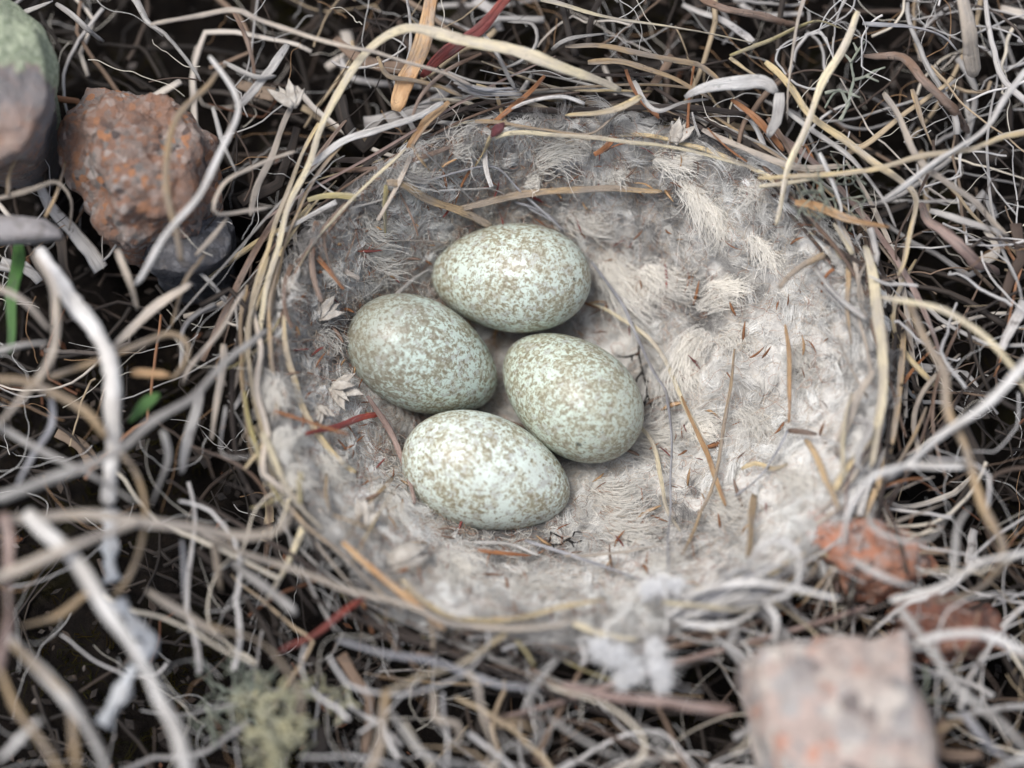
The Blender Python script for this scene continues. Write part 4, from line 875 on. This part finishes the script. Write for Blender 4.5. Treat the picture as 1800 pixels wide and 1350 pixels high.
rock('rock', 'grey rock with pale green lichen cut by the top left corner', [(-70, -50), (10, 5), (55, 45), (78, 95), (82, 140), (72, 180), (55, 225), (35, 262), (0, 275), (-70, 280)], 17,
     [(-80, -60), (30, 0), (75, 55), (97, 100), (100, 145), (90, 190), (72, 235), (48, 275), (10, 295), (-80, 300)], 10, rock_mat('lichen_rock', GG, (0.40, 0.27, 0.21), lichen=-1.5), dome=3.0, amp=1.0, freq=0.16, seed=5.0, facets=4, deep=-17, foot=0.4)
rock('rock', 'blocky pink granite rock at the lower right', [(1345, 1140), (1400, 1130), (1470, 1120), (1530, 1127), (1590, 1114), (1600, 1200), (1615, 1250), (1640, 1310), (1665, 1420), (1410, 1440), (1385, 1360), (1358, 1270), (1335, 1190)], 15,
     [(1302, 1165), (1340, 1132), (1400, 1122), (1470, 1113), (1530, 1120), (1596, 1106), (1610, 1200), (1628, 1250), (1655, 1310), (1690, 1430), (1360, 1450), (1325, 1350), (1310, 1270), (1298, 1200)], 7,
     rock_mat('pink_granite', GP, (0.47, 0.38, 0.33), gscale=0.5), dome=0.6, amp=0.75, freq=0.20, seed=9.0, facets=7)
rock('rock', 'orange pink rock half buried under white stems at the right', [(1385, 930), (1410, 890), (1450, 880), (1500, 897), (1560, 920), (1612, 955), (1625, 990), (1590, 1015), (1540, 1045), (1505, 1030), (1470, 995), (1425, 965)], 0,
     [(1365, 935), (1400, 878), (1450, 866), (1505, 885), (1565, 905), (1630, 950), (1645, 995), (1600, 1030), (1540, 1065), (1495, 1045), (1460, 1005), (1412, 975)], -5, rock_mat('orange_pink_granite', [(0.0, (0.50, 0.24, 0.16)), (0.4, (0.42, 0.28, 0.23)), (0.75, (0.40, 0.36, 0.34)), (0.92, (0.16, 0.12, 0.11))], (0.48, 0.22, 0.13)), dome=1.8, amp=1.3, freq=0.24, seed=14.0)
rock('rock', 'reddish brown stone under the stems at the right edge', [(1565, 1075), (1640, 1050), (1740, 1075), (1760, 1110), (1720, 1140), (1640, 1150)], -1,
     [(1550, 1075), (1640, 1038), (1755, 1065), (1785, 1115), (1730, 1155), (1630, 1165)], -6, rock_mat('red_stone', [(0.0, (0.26, 0.12, 0.085)), (0.5, (0.20, 0.12, 0.10)), (0.8, (0.34, 0.20, 0.15))], (0.24, 0.11, 0.075)), dome=1.4, amp=1.4, freq=0.26, seed=21.0)
tag(rock('bark_chip', 'flat grey bark chip at the left edge below the lichen covered rock', [(-40, 382), (20, 384), (75, 388), (100, 405), (108, 416), (60, 421), (-40, 424)], 12, [(-40, 378), (20, 379), (78, 383), (104, 402), (113, 418), (60, 426), (-40, 430)], 10.6,
     rock_mat('grey_bark', [(0.0, (0.36, 0.34, 0.34)), (0.6, (0.30, 0.28, 0.27))], (0.40, 0.37, 0.36)), dome=0.5, amp=0.35, deep=9.5, seed=31.0, facets=0, foot=0.9), None, 'bark chip')
#@@SMALL
# ------------------------------------------------------------------ lichens: forking threads
def lichen(name, label, matk, segs, wpx, h, mode='S', parent=None):
    Vs, Fs, Ss, off = [], [], [], 0; rnd = random.random()
    for pts in segs:
        P3 = [PS(x, y, h) if mode == 'S' else PZ(x, y, h) for x, y in pts]
        P3 = [Vector((p.x, p.y, p.z + random.uniform(-0.25, 0.25))) for p in P3]
        C = catmull(P3, 0.25); k = width_mm(wpx, C[0])
        W = np.linspace(1, 0.45, len(C)) * k * (1 + 0.15 * RNG.normal(size=len(C)))
        V, F, st, caps = sweep(C, W, 0.8, 6, rnd)
        Vs.append(V); Ss.append(st); Fs += (F + off).tolist() + [[i + off for i in c] for c in caps]; off += len(V)
    o = mesh_obj(name, np.concatenate(Vs), Fs, M[matk], None, np.concatenate(Ss))
    return tag(o, label, 'lichen')
lichen('lichen_sprig', 'black branching lichen sprig beside the right egg', 'black', [[(1110, 560), (1116, 580), (1123, 600), (1123, 623), (1128, 645), (1133, 668), (1137, 690), (1134, 704), (1126, 712)],
    [(1123, 621), (1112, 624), (1100, 628), (1084, 625)], [(1129, 655), (1121, 664), (1116, 676)], [(1137, 695), (1142, 704), (1145, 716)], [(1111, 625), (1111, 634)], [(1133, 668), (1140, 672)], [(1134, 704), (1133, 714)]], 5, 1.8)
lichen('lichen_sprig', 'small black branching lichen sprig below the lowest egg', 'black', [[(968, 935), (967, 948), (963, 955), (972, 957), (985, 957), (995, 950), (1003, 952), (1009, 962)], [(995, 950), (1007, 943), (1010, 935), (1022, 936)],
    [(1000, 951), (1010, 953), (1023, 950)], [(972, 957), (975, 970)], [(985, 957), (990, 947), (978, 940), (970, 936)]], 4.5, 1.6)
lichen('lichen_sprig', 'pale green forking lichen sprig right of the long slanting straw', 'sage', [[(1477, 212), (1490, 185), (1494, 165), (1500, 140), (1497, 110), (1508, 90), (1520, 72)], [(1500, 140), (1520, 135), (1537, 125), (1556, 118)], [(1523, 134), (1545, 143)],
    [(1497, 110), (1485, 95)], [(1494, 165), (1512, 172)], [(1490, 185), (1478, 160), (1465, 165), (1450, 190)], [(1450, 165), (1468, 160), (1490, 163)], [(1508, 90), (1500, 75)]], 7, 2.0, 'Z')
lichen('lichen_sprig', 'small green lichen sprig right of the pink rock', 'sage', [[(1625, 1170), (1630, 1200), (1622, 1225), (1640, 1232), (1655, 1232)], [(1622, 1225), (1610, 1225)]], 7, 4.0, 'Z')
def lichen_bush(name, label, matk, cx, cy, rx, ry, z0, z1, n, wpx, seed):
    r = random.Random(seed); segs = []
    Vs, Fs, Ss, off = [], [], [], 0
    for k in range(n):
        x, y = cx + r.gauss(0, rx * 0.45), cy + r.gauss(0, ry * 0.45); a = r.uniform(0, 6.28); z = r.uniform(z0, z1)
        stack = [(x, y, z, a, 0)]
        while stack:
            x, y, z, a, lv = stack.pop(); P = [PZ(x, y, z)]
            for q in range(3):
                a += r.gauss(0, 0.5); x += math.cos(a) * r.uniform(5, 11); y += math.sin(a) * r.uniform(5, 11); z += r.uniform(-0.2, 0.9); P.append(PZ(x, y, z))
            C = catmull(P, 0.4); W = np.linspace(1, 0.7, len(C)) * wpx * 0.074 * (0.75 ** lv) * (1 + 0.2 * RNG.normal(size=len(C)))
            V, F, st, caps = sweep(C, W, 0.6, 6, r.random()); Vs.append(V); Ss.append(st)
            Fs += (F + off).tolist() + [[i + off for i in c] for c in caps]; off += len(V)
            if lv < 2:
                for s_ in (-1, 1): stack.append((x, y, z, a + s_ * r.uniform(0.4, 1.0), lv + 1))
    return tag(mesh_obj(name, np.concatenate(Vs), Fs, M[matk], None, np.concatenate(Ss)), label, 'lichen')
lichen_bush('lichen_clump', 'yellowish curly lichen clump at the bottom left of the middle', 'ylich', 480, 1275, 85, 65, -2, 9, 24, 10, 3)
lichen_bush('lichen_clump', 'grey green fine lichen clump above the yellowish clump', 'sage', 425, 1225, 75, 45, -9, 0, 16, 6, 4)
def cotton(label, spots, n, seed):
    rs = np.random.default_rng(seed); PP = []
    for px, py, z, rpx in spots:
        c = np.array(PZ(px, py, z)); R_m = rpx * 0.074; d = unit(rs.normal(size=(n, 3)))
        t = np.linspace(0, 1, 7)[None, :, None]; L = R_m * rs.uniform(0.4, 1.1, (n, 1, 1)) * np.where(rs.uniform(size=(n, 1, 1)) < 0.08, 1.9, 1.0); sw = unit(np.cross(d, rs.normal(size=(n, 3))))
        PP.append(c + d[:, None, :] * L * t + sw[:, None, :] * L * 0.7 * t ** 2 + rs.normal(size=(n, 1, 3)) * 0.25)
    P = np.concatenate(PP); o0 = P.reshape(-1, 3).mean(0)
    o = hair_obj('cotton_tuft', P, np.array([.035, .035, .035, .032, .028, .02, .01]), np.tile([[0.93, 0.93, 0.93]], (len(P), 1)) * rs.uniform(.8, 1.02, (len(P), 1)), M['hair'], None, o0)
    return tag(o, label, 'down tuft')
cotton('white cottony tuft below the lower rim left of the pink rock', [(1055, 1140, 3, 24), (1085, 1155, 3, 26), (1110, 1180, 2, 26), (1160, 1178, 3, 24), (1150, 1140, 1, 22), (1165, 1200, 2, 18), (1095, 1195, 1, 18)], 420, 5)
cotton('small white cottony knot at the lower right rim', [(1140, 1036, 1.5, 18), (1165, 1030, 2, 20), (1190, 1030, 2, 16)], 380, 6)
lichen_bush('lichen_clump', 'little grey green lichen tuft right of the rust orange blade', 'sage', 1465, 345, 22, 18, 0, 3, 10, 5, 8)
# white lichen crust on the dead twig in the lower left
def crusted(label, pts, z, wpx, seed):
    C = catmull([PZ(x, y, z) for x, y in pts], 0.35); n = len(C); k = width_mm(wpx, C[0])
    V, F, st, caps = sweep(C, np.full(n, k) * (1 + 0.3 * np.sin(np.arange(n) * 0.5 + seed) + 0.15 * RNG.normal(size=n)), 0.9, 12, 0.5, rough=0.16)
    return tag(mesh_obj('crusted_twig', V, F.tolist() + caps, M['wlich'], None, st), label, 'twig')
crusted('white crusted twig end hanging below the thick bleached stick', [(193, 895), (196, 945), (193, 985), (199, 1022)], 7, 24, 1)
crusted('white lichen crusted knob twig beside the lower left pale stick', [(208, 1055), (228, 1085), (250, 1112), (268, 1128), (258, 1146), (240, 1140)], 9, 22, 2)
crusted('white crusted twig left of the lower left pale stick', [(236, 1172), (215, 1215), (196, 1245), (180, 1275)], 9, 24, 3)

# ------------------------------------------------------------------ pale felted leaves
def b_leaf():
    b = NB('felted_leaf'); o_ = b.obj()
    c = b.ramp(b.noise(o_, 0.8, 4, 0.6), [(0.3, (0.28, 0.25, 0.215)), (0.55, (0.42, 0.39, 0.345)), (0.75, (0.54, 0.51, 0.46))])
    b.bump(b.noise(o_, 3.0, 3), 0.6, 0.0004); return b.done(c, 0.9, 0.1)
M['leaf'] = b_leaf()
def lobed_leaf(label, px, py, ang, size_px, h, mode='S', lobes=5, seed=0):
    r = random.Random(seed); p0 = PS(px, py, h) if mode == 'S' else PZ(px, py, h); k = 0.077; L = size_px * k
    V, F = [], []
    a0 = -math.radians(ang)
    for li in range(lobes):
        a = a0 + (li - (lobes - 1) / 2) * 0.40 + r.gauss(0, 0.10); ln = L * (1 - 0.10 * abs(li - (lobes - 1) / 2)) * r.uniform(0.6, 1.08); wd = ln * r.uniform(0.30, 0.44)
        n = 9; base = len(V)
        for i in range(n + 1):
            t = i / n; hw = wd * 0.5 * (math.sin(math.pi * min(1, t * 0.75 + 0.22)) ** 0.8) * (1 - t ** 5) * r.uniform(0.82, 1.1)
            zc = 0.45 * math.sin(t * 2.4) + 0.12 * li * (-1) ** li
            d = (math.cos(a), math.sin(a)); s_ = (-d[1], d[0])
            for q, dz in ((-1, 0.10 + 0.15 * math.sin(t * 9 + li)), (-0.5, 0.03), (0, -0.10), (0.5, 0.03), (1, 0.10 + 0.15 * math.sin(t * 7 + 2 * li))):
                V.append((p0.x + d[0] * ln * t + s_[0] * hw * q, p0.y + d[1] * ln * t + s_[1] * hw * q, p0.z + zc + dz * hw * 2 + 0.12))
        for i in range(n):
            for q in range(4): F.append((base + i * 5 + q, base + i * 5 + q + 1, base + (i + 1) * 5 + q + 1, base + (i + 1) * 5 + q))
    o = mesh_obj('felted_leaf', V, F, M['leaf'])
    md = o.modifiers.new('thickness', 'SOLIDIFY'); md.thickness = 0.00025; md.offset = 0
    return tag(o, label, 'leaf')
lobed_leaf('pale lobed leaf in the down left of the upper egg', 560, 560, -50, 62, 1.6, seed=1)
lobed_leaf('pale lobed leaf spread flat left of the left egg near the red stem', 585, 680, 25, 62, 1.8, lobes=6, seed=2)
lobed_leaf('pale pointed leaf in the down left of the lowest egg', 640, 925, -75, 55, 1.8, lobes=4, seed=3)
lobed_leaf('pale lobed leaf outside the upper left rim', 515, 190, -105, 62, 5, 'Z', lobes=5, seed=4)
lobed_leaf('grey lobed leaf hanging at the upper right rim beside the broad folded leaf', 1185, 252, -60, 60, 1.6, lobes=3, seed=15)
lobed_leaf('pale little leaf low in the left wall under the rim stems', 560, 715, 60, 45, 1.6, lobes=4, seed=6)
# a dry flower bud with overlapping bracts
bud = empty('dry_flower_bud', PS(712, 985, 0)); tag(bud, 'pale closed flower bud with overlapping bracts below the lowest egg', 'flower bud')
for k in range(6):
    V, F = [], []; a = k / 6 * 6.283
    for i in range(9):
        t = i / 8; r_ = 2.1 * math.sin(math.pi * (0.12 + 0.72 * t)) ** 0.9; hw = 0.62 * math.sin(math.pi * (0.15 + 0.8 * t))
        for q in (-1, -0.5, 0, 0.5, 1):
            aa = a + q * hw; rr_ = r_ * (1.0 + 0.06 * (k % 2) - 0.04 * q * q)
            V.append((t * 6.0 - 3.0, rr_ * math.cos(aa), rr_ * math.sin(aa) + 1.2))
    for i in range(8):
        for q in range(4): F.append((i * 5 + q, i * 5 + q + 1, (i + 1) * 5 + q + 1, (i + 1) * 5 + q))
    o = mesh_obj('bract', V, F, M['leaf'], bud); md = o.modifiers.new('thickness', 'SOLIDIFY'); md.thickness = 0.0003
bud.rotation_euler = (0.3, 0.15, math.radians(25)); bud.location.z += 0.0008

# ------------------------------------------------------------------ litter too dense to count
COLOUR_AT = [p for p, _ in MIXED]
COLOUR_WORDS = ['pale grey', 'mid grey', 'cream', 'tan', 'dark brown', 'brown', 'blackish', 'deep brown', 'rust coloured']
def project(p):
    v = CROT.transposed() @ (Vector(p) - CPOS); k = 36.0 / LENS / 1800.0
    return 900 + v.x / -v.z / k, 675 - v.y / -v.z / k
def in_cup(x, y, lim=1.07): return rim_s(x, y) < lim
def litter(name, label, n, zr, wr, lr, curl, mat, seed, sides=5, region=(-92, 92, -76, 98), cond=None, pieces=10, flats=(0.9, 0.9, 0.35), single=False):
    r = random.Random(seed); Vs, Fs, Ss, off = [], [], [], 0; made = 0
    while made < n:
        x, y = r.uniform(region[0], region[1]), r.uniform(region[2], region[3])
        if in_cup(x, y) or (cond and not cond(x, y, r)): continue
        a = r.uniform(0, 6.283); L = r.uniform(*lr); st = L / pieces; da = r.gauss(0, curl); z = r.uniform(*zr); dz = r.gauss(0, 0.12); C = []
        for i in range(pieces + 1):
            if in_cup(x, y, 1.04): break
            C.append((x, y, z)); a += da * st * 0.1 + r.gauss(0, 0.10) + (r.gauss(0, 0.7) if r.random() < 0.10 else 0); da += r.gauss(0, curl * 0.25)
            x += math.cos(a) * st; y += math.sin(a) * st; z += dz * st; dz += r.gauss(0, 0.05) - 0.02 * (z - sum(zr) / 2) / max(1, zr[1] - zr[0])
        if len(C) < 5: continue
        C = np.array(C); C[:, 2] = np.maximum(C[:, 2], surf(C[:, 0], C[:, 1]) + 0.1)
        W = np.linspace(1, 0.6, len(C)) * r.uniform(*wr)
        V, F, s_, caps = sweep(C, W, r.choice(flats), sides, r.random())
        Vs.append(V); Ss.append(s_); Fs.append(F + off); off += len(V); made += 1
    if single:
        for V, s_ in zip(Vs, Ss):
            px, py = project(V.mean(0)); nn = len(V) // sides
            if not (-20 < px < 1820 and -20 < py < 1370): continue
            i = np.arange(nn - 1)[:, None] * sides; j = np.arange(sides)[None, :]; j2 = (j + 1) % sides
            F1 = np.stack([i + j, i + j2, i + sides + j2, i + sides + j], -1).reshape(-1, 4).tolist() + [list(range(sides))[::-1], list(range((nn - 1) * sides, nn * sides))]
            word = COLOUR_WORDS[int(np.searchsorted(COLOUR_AT, s_[0, 2], side='right')) - 1]
            where = 'above the nest' if py < 230 and 450 < px < 1450 else 'below the nest' if py > 1050 and 450 < px < 1300 else 'around the pink rock' if px >= 1300 and py > 1050 else 'around the orange rock' if px <= 450 and py < 500 else 'at the upper right' if px >= 1450 and py < 450 else 'right of the nest' if px > 1000 else 'in the lower left hollow' if py > 900 else 'left of the nest'
            o = mesh_obj(name, V, F1, mat, None, s_)
            tag(o, '%s %s in the tangle %s' % (word, label, where), 'leaf' if 'leaf' in name else 'grass stem', '%s %s in the tangle %s' % (word, label, where))
        return
    o = mesh_obj(name, np.concatenate(Vs), np.concatenate(Fs), mat, None, np.concatenate(Ss), origin=np.zeros(3))
    return tag(o, label, 'litter', kind='stuff')
left = lambda x, y: 1.0 - 0.80 * float(sstep(-25, -50, x)) - 0.25 * float(sstep(-20, -45, y)) * float(sstep(0, -40, x))
litter('twig_litter', 'dark heather twigs and rootlets filling the hollows between the stems', 900, (-19, -7), (0.25, 0.9), (6, 20), 0.35, M['peatlitter'], 1)
litter('fine_root_litter', 'fine grey dead grass and roots tangled over the peat', 480, (-12, 0), (0.12, 0.42), (8, 26), 0.55, M['litter'], 2, pieces=14, cond=lambda x, y, r: r.random() < left(x, y))
litter('dead_grass_stem', 'dead grass stem', 290, (-12, 2), (0.45, 1.1), (10, 36), 0.25, M['litter'], 3, sides=7, pieces=14, cond=lambda x, y, r: r.random() < left(x, y), single=True)
litter('curled_grass_litter', 'fine pale dead grass curls crowded around the lower and right rim', 280, (-7, 5), (0.2, 0.6), (10, 28), 0.6, M['palelitter'], 4, sides=6, pieces=18, cond=lambda x, y, r: (y < -20 or x > 38) and r.random() < left(x, y))
litter('leaf_fragment', 'broken leaf blade', 120, (-12, 1), (1.0, 2.4), (5, 15), 0.2, M['litter'], 6, sides=8, pieces=10, cond=lambda x, y, r: r.random() < left(x, y), flats=(0.12, 0.18), single=True)
# crumbs of leaf, bark and peat
r = random.Random(9); V, F, ST = [], [], []
for k in range(3500):
    x, y = r.uniform(-92, 92), r.uniform(-76, 98)
    if in_cup(x, y): continue
    z = float(surf(x, y)) + r.uniform(0.2, 4.5); L = r.uniform(0.5, 2.2); a = r.uniform(0, 6.28); e = r.gauss(0, 0.5); wd = L * r.uniform(0.25, 0.7)
    d = Vector((math.cos(a), math.sin(a), e)) * L; s_ = Vector((-math.sin(a), math.cos(a), r.gauss(0, 0.5))) * wd; nrm = d.cross(s_).normalized() * 0.15; p = Vector((x, y, z)); b0 = len(V)
    for q in (p - d * .5, p + s_ * .5, p + d * .5, p - s_ * .5): V += [q + nrm, q - nrm]
    F += [(b0, b0 + 2, b0 + 4, b0 + 6), (b0 + 7, b0 + 5, b0 + 3, b0 + 1)] + [(b0 + 2 * q, b0 + 2 * q + 1, b0 + (2 * q + 3) % 8, b0 + (2 * q + 2) % 8) for q in range(4)]
    rn = r.random(); ST += [(r.random() * 9, q, rn) for q in range(8)]
tag(mesh_obj('leaf_crumbs', np.array([list(v) for v in V]), F, M['peatlitter'], None, ST, smooth=False, origin=np.zeros(3)), 'crumbs of dark leaves and bark scattered over the peat', 'litter', kind='stuff')
# hair-fine roots and threads over everything outside the cup
n = 2000; K = 12
tx, ty = RNG.uniform(-92, 92, n), RNG.uniform(-76, 98, n); keep = (rim_s(tx, ty) > 1.03) & (RNG.uniform(size=n) < 1.0 - 0.6 * sstep(-25, -50, tx)); tx, ty = tx[keep], ty[keep]; n = len(tx)
th = RNG.uniform(0, 6.283, n)[:, None] + np.cumsum(RNG.normal(size=(n, K)) * 0.22 + RNG.normal(size=(n, 1)) * 0.12, 1); stp = RNG.uniform(0.4, 1.7, n)[:, None]
X2 = tx[:, None] + np.cumsum(np.cos(th) * stp, 1); Y2 = ty[:, None] + np.cumsum(np.sin(th) * stp, 1)
Z2 = np.maximum(RNG.uniform(-14, 3, n)[:, None] + np.cumsum(RNG.normal(size=(n, K)) * 0.35, 1), surf(X2, Y2) + 0.3)
ok = rim_s(X2, Y2).min(1) > 1.0; X2, Y2, Z2 = X2[ok], Y2[ok], Z2[ok]; n = len(X2)
kd = RNG.uniform(size=(n, 1)); tcl = np.where(kd < 0.4, [[0.50, 0.49, 0.47]], np.where(kd < 0.6, [[0.62, 0.58, 0.50]], np.where(kd < 0.75, [[0.30, 0.19, 0.11]], [[0.04, 0.033, 0.03]])))
tag(hair_obj('fine_threads', np.stack([X2, Y2, Z2], -1), np.full(K, 0.06) * np.linspace(1, .55, K), tcl, M['rusthair']), 'hair fine dead roots and grass threads strewn around the nest', 'litter', kind='stuff')
# moss in the gaps
n = 9000
mx, my = RNG.uniform(-92, 92, n), RNG.uniform(-76, 98, n)
keep = (rim_s(mx, my) > 1.12) & (lump(mx, my, 0.22) > 0.35); mx, my = mx[keep], my[keep]; n = len(mx)
mr_ = np.stack([mx, my, surf(mx, my) - 0.5], -1); md_ = unit(np.stack([RNG.normal(size=n) * 0.5, RNG.normal(size=n) * 0.5, np.ones(n)], -1))
MP = tufts(mr_, md_, 3, 3.2, 0.3, 0.35, 0.3, 0.0, K=5)
mc = np.array([[0.014, 0.015, 0.006]]) * RNG.uniform(0.5, 1.6, (n * 3, 1)) + np.array([[0.02, 0.010, 0.0]]) * RNG.uniform(0, 1, (n * 3, 1))
tag(hair_obj('moss', MP, np.array([.06, .06, .055, .04, .02]), mc, M['mossfibre']), 'dark olive brown moss in the gaps between the stems', 'moss', kind='stuff')
